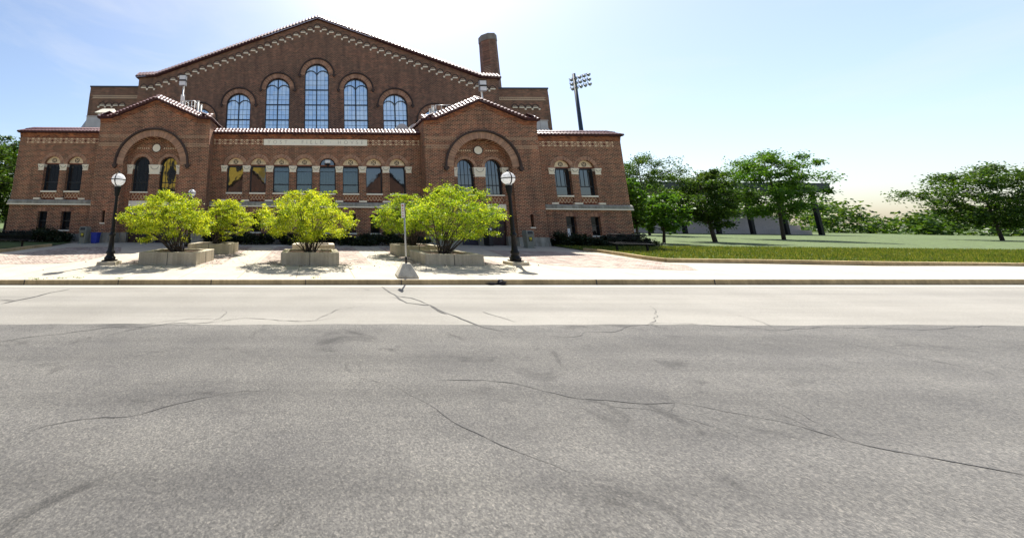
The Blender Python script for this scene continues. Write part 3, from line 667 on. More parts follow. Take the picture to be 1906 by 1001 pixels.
# ------------------------------------------------------------------ the two gabled entrance bays
YB, YR = -1.0, -0.45
def bay(sg):
    C = sg*BC; L, Rr = C-3.80, C+3.80
    prof = [(L, ZB), (Rr, ZB), (Rr, 8.60), (Rr-.75, 8.62), (C, 9.98), (L+.75, 8.62), (L, 8.60)]
    big = arch_poly(C, 1.92, .36, 5.45, n=36); big[0] = (C-1.92, ZB+.01); big[1] = (C+1.92, ZB+.01)
    slit = sg*13.93
    holes = [big, rect(slit-.10, slit+.10, 1.58, 2.36)]
    mb = MB(); wall(mb, prof, holes, YB, 0.55, back=2.5)
    mb.build('wall', BRICK, B)
    mb = MB(); mb.box(slit-.10, slit+.10, YB+.2, YB+.22, 1.58, 2.36); wo_ = mb.build('window', GLASS_DK, B)
    mb = MB(); mb.box(slit-.16, slit+.16, YB-.04, YB+.2, 1.50, 1.577); mb.build('sill', STONE, wo_)
    # recessed wall in the arch
    offs = (-.93, .93); hw = .57; zsp = 5.50
    rec = arch_poly(C, 1.93, ZB, 5.45, n=36)
    hs = [arch_poly(C+o, hw, ZB+.02, zsp) for o in offs]
    mb = MB(); wall(mb, rec, hs, YR, .36); mb.build('recess_wall', BRICK, B)
    voussoirs(C, 5.45, 1.92, 2.38, 96, YB-.02, YB+.1, hood=.13, gap=.34, knobs=True)
    for o in offs:
        c = C+o
        voussoirs(c, zsp, hw, hw+.17, 27, YR-.02, YR+.2, gap=.3)
        gy = YR+.28
        mb = MB(); mb.prism(arch_poly(c, hw, 3.66, zsp), gy, gy+.03, 0); wo_ = mb.build('window', GLASS_DK, B)
        f = MB(); f.ringsector(c, zsp, hw-.06, hw, 0, PI, gy-.08, gy+.01, 20, 0)
        for s in (-1, 1): f.box(min(c+s*hw, c+s*(hw-.06)), max(c+s*hw, c+s*(hw-.06)), gy-.08, gy+.01, 3.66, zsp)
        f.box(c-hw+.06, c+hw-.06, gy-.07, gy+.01, 3.66, 3.72); f.box(c-hw+.06, c+hw-.06, gy-.06, gy+.01, 4.28, 4.34)
        for q in (-.25, 0, .25): f.box(c+q-.01, c+q+.01, gy-.03, gy+.01, 3.72, zsp+math.sqrt(max(0, (hw-.04)**2-q*q)))
        f.box(c-hw+.06, c+hw-.06, gy-.028, gy+.01, 5.0, 5.02)
        f.build('frame', FRAME, wo_)
        mb = MB(); mb.box(c-hw-.04, c+hw+.04, YR-.06, gy, 3.575, 3.657); mb.build('sill', STONE, wo_)
        diamond_panel(c-hw+.003, c+hw-.003, 3.06, 3.573, YR+.10)
        mb = MB(); mb.box(c-hw-.05, c+hw+.05, YR-.05, YR+.25, 2.73, 3.04); mb.box(c-hw-.05, c+hw+.05, YR-.08, YR+.2, 2.66, 2.73); mb.build('lintel', STONE, B)
        mb = MB(); mb.box(c-hw+.003, c+hw-.003, YR+.16, YR+.24, 2.16, 2.66); mb.build('transom_panel', simple('pale_mauve_panel', (.34, .29, .31), .6) if 'pale_mauve_panel' not in bpy.data.materials else bpy.data.materials['pale_mauve_panel'], B)
        navy = (o*sg < 0)
        mb = MB(); mb.box(c-hw+.003, c+hw-.003, YR+.20, YR+.26, .30, 2.16)
        for k in range(2):
            a = c-hw+.06+k*hw
            for z0, z1 in ((.5, 1.05), (1.15, 2.0)): mb.box(a, a+hw-.1, YR+.185, YR+.2, z0, z1)
        d = mb.build('door', DOOR_BL if navy else DOOR, B)
        mb = MB(); mb.tube([(c+.05, YR+.15, 1.2), (c+.05, YR+.15, 1.5)], .014, 6); mb.build('handle', GREYMETAL, d)
        # plinths beside the doors
    for a, b in ((C-1.92, C-.93-hw), (C-.93+hw, C+.93-hw), (C+.93+hw, C+1.92)):
        mb = MB(); mb.box(a+(.02 if a < C-1.9 else -.014), b-(.02 if b > C+1.9 else -.014), YR-.05, YR+.3, ZB, .95); mb.build('plinth', STONE_W, B)
    for a, b in ((L, C-1.92), (C+1.92, Rr)):
        mb = MB(); ea, eb = (.05 if a == L else .014), (.05 if b == Rr else .014); mb.box(a-ea, b+eb, YB-.06, YB+.5, ZB, .62, 0); mb.box(a-ea*.7, b+eb*.7, YB-.035, YB+.45, .62, .94, 1); mb.build('plinth', [STONE_W, STONE_W], B)
    for x0, x1 in ((C-1.90, C-.93-hw+.02), (C-.93+hw-.04, C+.93-hw+.04), (C+.93+hw-.02, C+1.90)):
        capital(x0, x1, 4.86, zsp-.002, YR-.02, .36)
    mb = MB(); n = 32
    mb.prism([(C+.272*math.cos(2*PI*k/n), 6.68+.272*math.sin(2*PI*k/n)) for k in range(n)], YR-.03, YR+.01, 0)
    mb.ringsector(C, 6.68, .275, .32, 0, 2*PI, YR-.045, YR+.01, 32, 1); mb.build('roundel', [STONE, DARKBRICK], B)
    for s in (-1, 1):
        mb = MB()
        for k in range(6):
            x = C+s*(.55+.15*k); mb.prism([(x-.05, 6.66), (x, 6.60), (x+.05, 6.66), (x, 6.72)], YR-.014, YR+.01, 0)
        mb.build('ornament', CREAM, B)
    # slanting brick bands
    for zc in (7.38, 6.80):
        for s in (-1, 1):
            mb = MB(); lim = math.sqrt(max(0, 2.53**2-(zc+.08-5.45)**2)); u = lim+.1
            while u < 3.68:
                x = C+s*u; d = .07*(1 if zc > 7 else -1)*s
                p = [(x-d-.015, zc-.075), (x-d+.015, zc-.075), (x+d+.015, zc+.075), (x+d-.015, zc+.075)]
                mb.prism(p, YB-.010, YB+.01, 0); u += .105
            xa, xb = sorted((C+s*(lim+.05), C+s*3.72)); mb.box(xa, xb, YB-.008, YB+.01, zc+.085, zc+.105, 0); mb.box(xa, xb, YB-.008, YB+.01, zc-.105, zc-.085, 0)
            mb.build('slanting_brick_band', TAN2, B)
    # corbelled trim under the rake and the tile coping
    mb = MB()
    for k in range(3):
        o = .10*k; q = [(L, 8.60-o), (L+.78+o*.2, 8.60-o), (C, 9.96-o*1.02), (Rr-.78-o*.2, 8.60-o), (Rr, 8.60-o)]
        for a, b in zip(q[:-1], q[1:]): mb.prism([(a[0], a[1]-.10), (b[0], b[1]-.10), b, a], YB-.075+.022*k, YB+.02, 0)
    mb.build('corbelled_cornice', BRICK_RED, B)
    mb = MB(); y0 = YB-.28; z0 = 8.62; bkv = (0, .58, .42)
    pts = [(L-.10, z0), (L+.70, z0+.02), (C, 10.0), (Rr-.70, z0+.02), (Rr+.10, z0)]
    for a, b in zip(pts[:-1], pts[1:]):
        tiles((a[0], y0, a[1]), (b[0], y0, b[1]), bkv, 2, build=False, mb=mb)
        mb.prism([(a[0], a[1]-.04), (b[0], b[1]-.04), (b[0], b[1]), (a[0], a[1])], y0+.03, YB+1.0, 1)
        mb.tube([(a[0], y0+.60, a[1]+.46), (b[0], y0+.60, b[1]+.46)], .045, 8, 0)
    # side returns and roof planes behind
    for s, xe in ((-1, L-.1), (1, Rr+.1)):
        a, b = ((xe, 2.4, z0), (xe, y0, z0)) if s < 0 else ((xe, y0, z0), (xe, 2.4, z0))
        tiles(a, b, (-s*.8, 0, .42), 2, build=False, mb=mb)
    for s in (-1, 1):
        e = C+s*3.1; mb.add([(C, y0+.9, 10.40), (C, 6.0, 10.40), (e, 6.0, 9.05), (e, y0+.9, 9.05)], [(0, 1, 2, 3) if s > 0 else (3, 2, 1, 0)], 0)
    mb.add([(C-3.1, 5.99, 8.1), (C+3.1, 5.99, 8.1), (C+3.1, 5.99, 9.05), (C, 5.99, 10.39), (C-3.1, 5.99, 9.05)], [(0, 1, 2, 3, 4)], 1)
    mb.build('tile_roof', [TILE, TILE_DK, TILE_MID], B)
for sg in (-1, 1): bay(sg)
mb = MB()   # the open leaves of the entrance doors
l1 = at_y(914, 459.5, -1.2); mb.box(l1.x-.10, l1.x+.14, -1.25, -.50, .40, 2.2); d1 = mb.build('open_door', BLK, B)
mb = MB(); mb.box(l1.x-.02, l1.x+.09, -1.262, -1.252, 1.36, 1.49); mb.build('notice', WHITE, d1)
l2 = at_y(267, 452, -1.2); mb = MB(); mb.box(l2.x-.12, l2.x+.12, -1.25, -.50, .36, 2.2); d2 = mb.build('open_door', BLK, B)
mb = MB(); mb.box(l2.x-.05, l2.x+.04, -1.262, -1.252, 1.30, 1.42); mb.build('notice', WHITE, d2)

# ------------------------------------------------------------------ the great gable behind
YG = 10.0
gprof = [(-18.5, ZB), (18.5, ZB), (18.5, 16.30), (16.7, 16.42), (0, 22.98), (-16.7, 16.42), (-18.5, 16.30)]
GW = [(0, 17.92), (-4.0, 16.32), (4.0, 16.32), (-7.97, 14.66), (7.97, 14.66), (-11.9, 13.06), (11.9, 13.06)]
GH = 1.235
holes = [arch_poly(c, GH, 8.4, t-GH, n=28) for c, t in GW]
mb = MB(); wall(mb, gprof, holes, YG, .40, back=56); mb.build('gable_wall', BRICK_UP, B)
mb = MB()
for s in (-1, 1): mb.add([(0, YG+.4, 23.3), (0, 56, 23.3), (s*18.6, 56, 16.5), (s*18.6, YG+.4, 16.5)], [(0, 1, 2, 3)])
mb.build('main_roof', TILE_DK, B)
for c, t in GW:
    zs = t-GH; y = YG+.26
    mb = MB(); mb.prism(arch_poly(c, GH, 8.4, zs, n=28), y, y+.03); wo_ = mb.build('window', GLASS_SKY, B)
    f = MB(); W = .075
    f.ringsector(c, zs, GH-W, GH, 0, PI, y-.10, y+.01, 28)
    for s in (-1, 1): f.box(min(c+s*GH, c+s*(GH-W)), max(c+s*GH, c+s*(GH-W)), y-.10, y+.01, 8.4, zs)
    f.box(c-.055, c+.055, y-.09, y+.01, 8.4, t-.03)
    for s in (-1, 1):
        cc = c+s*GH/2; f.ringsector(cc, zs-.05, GH/2-.05, GH/2+.025, 0, PI, y-.085, y+.01, 18)
    zz = 17.92-GH-1.54
    while zz > 8.5:
        if zz < zs-.5:
            f.box(c-GH+W, c-.055, y-.08, y+.01, zz-.05, zz+.05); f.box(c+.055, c+GH-W, y-.08, y+.01, zz-.05, zz+.05)
        zz -= 1.61
    zz = 17.92-GH-1.54-1.61*5
    k = 0
    while zz < zs+.3:
        if k % 3: f.box(c-GH+W, c+GH-W, y-.03, y+.01, zz-.011, zz+.011)
        zz += 1.61/3; k += 1
    for s in (-1, 1):
        for q in (1/3, 2/3):
            x = c+s*GH*q; f.box(x-.011, x+.011, y-.03, y+.01, 8.4, zs+math.sqrt(GH**2-(GH*q)**2)-.05)
    f.build('frame', FRAME_BL, wo_)
    voussoirs(c, zs+.05, GH, GH+.46, 44, YG-.03, YG+.2, hood=.13, gap=.22, knobs=True)
for a, b in ((c1+GH+.02, c2-GH-.02) for (c1, c2) in ((-11.9, -7.97), (-7.97, -4), (-4, 0), (0, 4), (4, 7.97), (7.97, 11.9))): pass
# corbel arches under the rake: arch, cream lunette, sill and a corbel block
def corbel_mesh(low):
    mb = MB()
    mb.ringsector(0, .10, .25, .36, 0, PI, -.05, .02, 14, 0)
    mb.prism([(-.25, .10), (.25, .10)]+[(.25*math.cos(PI*k/12), .10+.25*math.sin(PI*k/12)) for k in range(1, 12)], -.012, .02, 1)
    for x in (-.11, 0, .11): mb.box(x-.028, x+.028, -.018, .0, .13, .20 if x else .26, 2)
    mb.box(-.25, .25, -.07, .02, 0, .10, 3)
    if low: mb.prism([(low*.37-.06, -.22), (low*.37+.06, -.22), (low*.37+.10, -.05), (low*.37-.10, -.05)], -.08, .02, 3)
    me = bpy.data.meshes.new('corbel_arch'); me.from_pydata(mb.v, [], mb.f)
    for m in (DARKBRICK, TAN, DARKBRICK, STONE): me.materials.append(m)
    me.polygons.foreach_set('material_index', mb.m); me.update(); return me
CM = {k: corbel_mesh(k) for k in (-1, 0, 1)}
for i in range(-24, 25):
    z = 22.02-.297*min(abs(i), 23)
    o = bpy.data.objects.new('corbel_arch', CM[0 if i == 0 else (-1 if i > 0 else 1)]); COL.objects.link(o); o.parent = B
    o.location = (i*.747, YG, z)
    o.scale.x = 1.0
# towers beside the gable, with four corbel arches each
YT = 11.5
for s in (-1, 1):
    x0, x1 = sorted((s*18.5, s*24.5))
    mb = MB(); mb.box(x0, x1, YT, 20, ZB, 15.85); mb.box(x0-.05, x1+.05, YT-.05, 20.05, 15.85, 16.02, 1)
    mb.box(x0+.35, x1-.35, YT-.03, YT+.02, 14.62, 14.68, 2); mb.box(x0+.35, x1-.35, YT-.03, YT+.02, 14.88, 14.94, 2)
    for k in range(28): mb.prism([(x0+.4+k*.185, 14.70), (x0+.46+k*.185, 14.70), (x0+.56+k*.185, 14.86), (x0+.50+k*.185, 14.86)], YT-.012, YT+.01, 2)
    mb.box(x0-.012, x0+.3, YT-.012, YT+.1, 9, 15.2) ; mb.box(x1-.3, x1+.012, YT-.012, YT+.1, 9, 15.2)
    mb.build('tower', [BRICK_UP, COPING, MORTAR], B)
    for k in range(4):
        o = bpy.data.objects.new('corbel_arch', CM[s if k else 0]); COL.objects.link(o); o.parent = B; o.location = (s*(20.85+.72*k), YT, 13.75)
# tile coping along the big rake, and its corbel line
mb = MB(); y0 = YG-.30; pts = [(-18.75, 16.34), (-16.75, 16.46), (0, 23.02), (16.75, 16.46), (18.75, 16.34)]
for a, b in zip(pts[:-1], pts[1:]):
    tiles((a[0], y0, a[1]), (b[0], y0, b[1]), (0, .60, .62), 1, per=.36, amp=.12, build=False, mb=mb)
    mb.prism([(a[0], a[1]-.05), (b[0], b[1]-.05), (b[0], b[1]), (a[0], a[1])], y0+.03, YG+.5, 1)
    mb.tube([(a[0], y0+.62, a[1]+.63), (b[0], y0+.62, b[1]+.63)], .045, 8, 1)
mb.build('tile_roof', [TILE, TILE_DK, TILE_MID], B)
# chimney: tapered octagon with a pale cap
cb = at_y(921, 160, 16.0); ct = at_y(906, 66, 16.0); cx = 20.55
mb = MB()
def octo(cx, cy, r0, r1, z0, z1, mi):
    v = []
    for r, z in ((r0, z0), (r1, z1)): v += [(cx+r*math.cos(2*PI*(k+.5)/8), cy+r*math.sin(2*PI*(k+.5)/8), z) for k in range(8)]
    mb.add(v, [(k, (k+1) % 8, (k+1) % 8+8, k+8) for k in range(8)]+[tuple(range(8, 16)), tuple(range(7, -1, -1))], mi)
zt = ct.z; ccx = (at_y(894, 90, 17).x+at_y(923.5, 90, 17).x)/2; rt = (at_y(923.5, 90, 17).x-at_y(894, 90, 17).x)/2/.98
octo(ccx, 17.0, rt*1.18, rt, 8, zt-.45, 0); octo(ccx, 17.0, rt*1.05, rt*1.03, zt-.45, zt+.35, 1); octo(ccx, 17.0, rt*.7, rt*.7, zt+.35, zt+.4, 2)
mb.build('chimney', [BRICK_UP, CHIMCAP, COPING], B)

# ------------------------------------------------------------------ things on the roofs
def floodlight(px, ybase, ytop, Y, label, yaw=0.0):
    b = at_y(px, ybase, Y); t = at_y(px, ytop, Y)
    r = thing('floodlight', label, 'floodlight', (t.x, Y, 8.2), 'floodlights on the roof')
    m = MB(); m.tube([(t.x, Y, 8.2), (t.x, Y, t.z)], .07, 8); m.box(t.x-.16, t.x-.12, Y-.03, Y+.03, 8.4, t.z-.9); m.box(t.x+.12, t.x+.16, Y-.03, Y+.03, 8.4, t.z-.9)
    for k in range(9): m.box(t.x-.14, t.x+.14, Y-.02, Y+.02, 8.7+k*.4, 8.73+k*.4)
    m.box(t.x-.02, t.x+.2, Y-.16, Y-.06, t.z-1.5, t.z-1.1); m.build('pole', WHITE, r)
    for dz in (-.18, .34):
        m = MB(); m.box(t.x-.28, t.x+.28, Y-.34, Y-.05, t.z+dz, t.z+dz+.40, 0); m.box(t.x-.25, t.x+.25, Y-.352, Y-.342, t.z+dz+.03, t.z+dz+.37, 1); m.box(t.x-.3, t.x+.3, Y-.40, Y-.05, t.z+dz+.40, t.z+dz+.43, 2)
        m.build('lamp_head', [GREYMETAL, WHITE, BLACK], r)
floodlight(342, 192, 158, 4.5, 'twin headed white floodlight on the roof behind the left entrance gable')
floodlight(896.5, 190, 168, 4.5, 'twin headed floodlight on the roof behind the right entrance gable')
def rail(pxs, Y, ztop_py, label):
    a = at_y(pxs[0], ztop_py, Y); b = at_y(pxs[1], ztop_py, Y)
    m = MB()
    for z in (a.z, a.z-.5): m.tube([(a.x, Y, z), (b.x, Y, z)], .03, 6)
    for k in range(4): x = a.x+(b.x-a.x)*k/3; m.tube([(x, Y, 8.18), (x, Y, a.z)], .03, 6)
    m.tube([(b.x, Y, a.z), (b.x, Y+1.6, a.z)], .03, 6); m.tube([(a.x, Y, a.z), (a.x, Y+1.6, a.z)], .03, 6)
    tag(m.build('guard_rail', GREYMETAL), label, 'railing', 'guard rails on the roof')
rail((345, 363), 4.6, 188, 'grey pipe guard rail on the roof behind the left entrance gable')
rail((811, 842), 4.6, 196, 'grey pipe guard rail on the roof behind the right entrance gable')
for px, py, lab in ((369, 189, 'pale vent pipe beside the guard rail behind the left gable, the taller one'), (374.5, 195, 'short pale vent pipe near the end of the left guard rail'), (805.5, 197, 'taller pale vent pipe beside the right guard rail'), (801, 203, 'short pale vent pipe left of the right guard rail')):
    t = at_y(px, py, 4.4); m = MB(); m.tube([(t.x, 4.4, 8.1), (t.x, 4.4, t.z)], .10, 10); m.tube([(t.x, 4.4, t.z-.06), (t.x, 4.4, t.z)], .13, 10)
    tag(m.build('vent_pipe', UNIT), lab, 'pipe', 'vent pipes on the roof')
a = at_y(161, 217, 3); b = at_y(185.5, 240, 3)
m = MB(); m.box(a.x, a.x+2.2, 3, 4.6, 8.18, a.z, 0); m.box(a.x-.05, a.x+2.25, 2.95, 4.65, a.z, a.z+.05, 0)
m.add([(a.x-1.05, 3.2, 8.2), (a.x-.02, 3.2, 8.2), (a.x-.02, 3.2, a.z-.05), (a.x-1.05, 4.4, 8.2), (a.x-.02, 4.4, 8.2), (a.x-.02, 4.4, a.z-.05)], [(0, 1, 2), (5, 4, 3), (0, 2, 5, 3)], 1)
tag(m.build('rooftop_unit', [UNIT, GREYMETAL], bevel=.03), 'grey sheet metal unit with a sloping hood left of the left entrance gable', 'rooftop unit', 'metal units on the roof')
a = at_y(998, 225, 3); b = at_y(1021.5, 244, 3)
m = MB(); m.box(a.x-.3, b.x, 3, 4.6, 8.18, a.z, 0); m.box(a.x-.35, b.x+.05, 2.95, 4.65, a.z, a.z+.05, 0); m.box(b.x-.62, b.x-.58, 2.96, 3, 8.3, a.z, 0); m.box(b.x-1.02, b.x-.9, 2.96, 3, 8.3, a.z, 0)
m.add([(b.x+.02, 3.2, 8.2), (b.x+.75, 3.2, 8.2), (b.x+.02, 3.2, a.z-.3), (b.x+.02, 4.4, 8.2), (b.x+.75, 4.4, 8.2), (b.x+.02, 4.4, a.z-.3)], [(0, 1, 2), (5, 4, 3), (1, 4, 5, 2)], 1)
tag(m.build('rooftop_unit', [UNIT, GREYMETAL], bevel=.03), 'grey ribbed metal unit right of the right entrance gable', 'rooftop unit', 'metal units on the roof')
# little cream gabled vent
a = at_y(177, 210, 5); b = at_y(210, 210, 5); t = at_y(186, 201.5, 5)
m = MB(); m.box(a.x+.2, b.x-.1, 5.1, 6.0, 8.2, a.z, 0)
m.add([(a.x, 4.9, a.z), (b.x, 4.9, a.z), (b.x, 6.2, a.z), (a.x, 6.2, a.z), (a.x+.25, 5.55, t.z+.12), (b.x-.25, 5.55, t.z+.12)], [(0, 1, 5, 4), (2, 3, 4, 5), (3, 0, 4), (1, 2, 5), (3, 2, 1, 0)], 1)
tag(m.build('roof_vent', [UNIT, simple('cream_sheet', (.62, .58, .46), .6)]), 'small cream gabled roof vent above the left entrance gable', 'vent')
# ribbed rounded ducts
a = at_y(733, 240, 2.5); b = at_y(783, 240, 2.5); t = at_y(760, 231, 2.5)
m = MB(); L3 = (b.x-a.x)/2; h = t.z-8.15
for k in range(2):
    x0 = a.x+.15+k*L3; poly = [(x0, 8.18), (x0+L3-.05, 8.18)]+[(x0+(L3-.05)*(1+math.cos(PI*j/10))/2, 8.18+h*.55+h*.45*math.sin(PI*j/10)) for j in range(11)]
    m.prism(poly, 2.5, 4.5, 0)
m.add([(a.x-.6, 2.7, 8.18), (a.x+.15, 2.7, 8.18), (a.x+.15, 2.7, 8.18+h*.8), (a.x-.6, 4.2, 8.18), (a.x+.15, 4.2, 8.18), (a.x+.15, 4.2, 8.18+h*.8)], [(0, 1, 2), (5, 4, 3), (0, 2, 5, 3)], 1)
tag(m.build('roof_duct', [UNIT, GREYMETAL]), 'pale double humped duct on the roof beside the right entrance gable', 'duct')
# lamp on the wall above the fifth arch
c = AW[4]; m = MB(); m.box(c-.20, c+.20, -.20, .05, 5.75, 5.98, 0); m.box(c-.17, c+.17, -.21, -.20, 5.78, 5.95, 1); m.tube([(c, .0, 5.62), (c, .16, 5.62), (c, .2, 5.7)], .03, 6, 2); m.box(c-.05, c+.09, -.1, .02, 5.56, 5.66, 2)
tag(m.build('wall_light', [GREYMETAL, WHITE, BLACK]), 'boxy floodlight set in the arch above the fifth arcade window', 'light')

LAMPGREY = simple('dark_grey_lamp_shell', (0.10, 0.115, 0.12), 0.5)
# stadium light tower far behind
YL = 62.0
t = at_y(1068.5, 143, YL); b_ = at_y(1084, 250, YL)
r = thing('stadium_light', 'tall dark stadium light mast with three rows of lamps behind the building', 'light mast', (t.x, YL, 0))
m = MB(); m.tube([(t.x, YL, -.5), (t.x, YL, t.z+.8)], [.62, .36], 12); m.build('pole', FRAME_BL, r)
m = MB(); d = Vector((.5, -.87, 0)).normalized()
for k in range(5):
    p = Vector((t.x, YL-.5, t.z-.3))+d*(-1.4+.95*k); m.tube([p, p-Vector((0, 0, 2.5))], .045, 5)
m.build('rack', FRAME_BL, r)
for row in range(3):
    m = MB(); z0 = t.z-.3-row*1.25
    # rows seen obliquely: the arms run to the right and away
    d = Vector((.5, -.87, 0)).normalized()
    m.tube([Vector((t.x, YL-.5, z0))-d*1.6, Vector((t.x, YL-.5, z0))+d*2.7], .06, 6)
    m.build('cross_arm', FRAME_BL, r)
    for k in range(5):
        p = Vector((t.x, YL-.6, z0-.25))+d*(-1.4+.95*k); h = MB()
        dn = Vector((.35, -.75, -.55)).normalized()
        h.tube([p, p+dn*.25, p+dn*.6], [.12, .30, .42], 12, 0); h.tube([p+dn*.61, p+dn*.63], [.36, .36], 12, 1)
        h.tube([p, p+Vector((0, .05, .28))], .05, 6, 0)
        h.build('lamp_head', [LAMPGREY, GREYMETAL], r)

# ------------------------------------------------------------------ street lamps
def street_lamp(x, y, H, R, label, grp, pedestal=True, rot=0.0):
    z = zg(x, y); r = thing('street_lamp', label, 'street lamp', (x, y, z), grp)
    if pedestal:
        m = MB(); m.frustum((x, y), (.36, .31), (.35, .30), z-.03, z+.12, 0, .12); m.build('footing', PLANTER, r, bevel=.015)
    zb = z+(.13 if pedestal else 0); k = (H-.13)/3.3; top = z+H-R*1.05
    m = MB(); m.frustum((x, y), (.215*k, .215*k), (.21*k, .21*k), zb, zb+.04)
    m.lathe([(.20*k, .04), (.205*k, .10), (.165*k, .18), (.125*k, .25), (.165*k, .30), (.165*k, .36), (.12*k, .42), (.10*k, .62), (.088*k, .95), (.125*k, 1.0), (.125*k, 1.05), (.085*k, 1.09), (.078*k, 1.2), (.10*k, 1.24), (.078*k, 1.28)], (x, y, zb), 24, 0)
    for q in range(8):
        a = 2*PI*q/8+.2; m.sphere((x+.18*k*math.cos(a), y+.18*k*math.sin(a), zb+.12), .042*k, 0, 8)
    m.build('base', BLACK, r)
    m = MB(); h0 = 1.26; h1 = top-zb-.02
    m.lathe([(.076*k, h0), (.058*k, h1-.42), (.075*k, h1-.40), (.075*k, h1-.36), (.09*k, h1-.32), (.13*k, h1-.08), (.13*k, h1)], (x, y, zb), 20, 0, .10); m.build('pole', BLACK, r)
    m = MB(); m.lathe([(.11*k, 0), (.125*k, .03), (.115*k, .06)], (x, y, top-.02), 20, 0); m.build('collar', GREYMETAL, r)
    zc = z+H; m = MB(); m.sphere((x, y, zc), R, 0, 32); m.build('globe', GLOBE, r)
    m = MB()
    for ax in range(2):
        pts = []
        for q in range(33):
            a = 2*PI*q/32
            if ax == 0: pts.append((x+(R+.008)*math.cos(a), y+(R+.008)*math.sin(a), zc))
            else: pts.append((x+(R+.008)*math.cos(a)*math.sin(rot), y-(R+.008)*math.cos(a)*math.cos(rot), zc+(R+.008)*math.sin(a)))
        m.tube(pts, .022, 6, 0, False)
    m.lathe([(.07, 0), (.05, .04), (.02, .07), (.025, .10), (.005, .13)], (x, y, zc+R-.01), 12); m.build('cage', BLACK, r)
Lb, Rb = gp(203.3, 491.5), gp(960.5, 492.5)
LG = at_y(217, 334.5, Lb.y); RG = at_y(945, 332, Rb.y)
street_lamp(Lb.x, Lb.y, LG.z-zg(Lb.x, Lb.y), .262, 'black globe street lamp on a concrete footing left of the planters', 'globe street lamps')
street_lamp(Rb.x, Rb.y, RG.z-zg(Rb.x, Rb.y), .262, 'black globe street lamp on a concrete footing right of the planters', 'globe street lamps')
FG = at_y(357.3, 359.5, -3.0)
street_lamp(FG.x, -3.0, FG.z-zg(FG.x, -3.0), .22, 'smaller globe street lamp half hidden behind the left shrubs', 'globe street lamps', False)

# ------------------------------------------------------------------ planters and shrubs
def planter(corners, label, h=.48, seam=True):
    P = [gp(x, y, h) for x, y in corners]      # FL FR BR BL at rim height
    c = sum(P, Vector())/4; r = thing('concrete_planter', label, 'planter', (c.x, c.y, zg(c.x, c.y)), 'concrete planters in two rows')
    m = MB(); out = [(p.x, p.y) for p in P]; inn = [tuple(Vector(q)+(Vector((c.x, c.y))-Vector(q)).normalized()*.30) for q in out]
    Z = lambda q, dz: (q[0], q[1], zg(*q)+dz)
    vs = [Z(q, -.05) for q in out]+[Z(q, h-.02) for q in out]+[Z(tuple(Vector(q).lerp(Vector((c.x, c.y)), .01)), h) for q in out]+[Z(q, h) for q in inn]+[Z(q, h-.16) for q in inn]
    for i in range(4):
        j = (i+1) % 4
        for L_ in range(4): m.add([vs[4*L_+i], vs[4*L_+j], vs[4*L_+4+j], vs[4*L_+4+i]], [(0, 1, 2, 3)], 0)
    if seam:
        for i, j in ((0, 1), (1, 2)):
            a, b = Vector(out[i]), Vector(out[j]); mid = (a+b)/2; d = (b-a).normalized(); n = Vector((d.y, -d.x)); q = [mid-d*.012+n*.003, mid+d*.012+n*.003, mid+d*.012-n*.02, mid-d*.012-n*.02]
            m.add([Z(tuple(p), 0) for p in q]+[Z(tuple(p), h-.005) for p in q], [(0, 1, 5, 4), (4, 5, 6, 7), (1, 2, 6, 5), (3, 0, 4, 7)], 1)
    m.build('rim', [PLANTER, CRACK], r)
    vsx, fsx = fill(inn, (), [(c.x+random.uniform(-.5, .5), c.y+random.uniform(-.3, .3)) for _ in range(6)])
    m = MB(); m.add([(x, y, zg(x, y)+h-.10+random.uniform(0, .05)) for x, y in vsx], fsx); m.build('soil', SOIL, r)
    return c
c1 = planter([(259, 469.3), (366.3, 470.3), (399, 463.3), (300, 462.8)], 'weathered concrete planter in the front row beside the left street lamp')
c2 = planter([(522.7, 470), (631.3, 470.5), (627, 463.7), (530, 463.3)], 'weathered concrete planter in the middle of the front row')
c3 = planter([(791, 473.3), (900, 474), (851, 466), (762.3, 465.3)], 'weathered concrete planter in the front row beside the right street lamp', h=.41)
c4 = planter([(350, 453.6), (427.5, 454.3), (444, 451.2), (371, 450.6)], 'concrete planter in the back row behind the left front planter')
c5 = planter([(543.5, 455), (623, 455.5), (620.5, 452), (548, 451.6)], 'concrete planter without a shrub in the middle of the back row')
c6 = planter([(739, 457), (823, 458.6), (796, 453.6), (725.5, 453)], 'concrete planter in the back row behind the sign post')

def leaves(cent, rad_, cnt, size, flat=0.6, droop=0.0, squash=.75):
    """many small folded leaves in clumps: returns verts, faces"""
    cent = np.asarray(cent); rad_ = np.asarray(rad_)
    idx = RNG.integers(0, len(cent), cnt) if not isinstance(cnt, (list, tuple)) else np.repeat(np.arange(len(cent)), cnt)
    d = RNG.normal(size=(cnt, 3)); d /= np.linalg.norm(d, axis=1)[:, None]
    rr = RNG.random(cnt)**.45
    pos = cent[idx]+(d*rr[:, None]*.5+RNG.normal(size=(cnt, 3))*.42)*rad_[idx][:, None]*np.array([1, 1, squash])
    ax = RNG.normal(size=(cnt, 3))*np.array([1, 1, flat]); ax[:, 2] -= droop; ax /= np.linalg.norm(ax, axis=1)[:, None]
    n = RNG.normal(size=(cnt, 3))+np.array([0, 0, 1.1]); bx = np.cross(ax, n); bx /= np.linalg.norm(bx, axis=1)[:, None]+1e-9
    nn = np.cross(bx, ax)
    s = size*RNG.uniform(.6, 1.35, cnt)[:, None]
    a = pos-ax*s*.5; tip = pos+ax*s*.5; l = pos+bx*s*.3+nn*s*.08; r = pos-bx*s*.3+nn*s*.08
    V = np.stack([a, l, tip, r], 1).reshape(-1, 3)
    return V
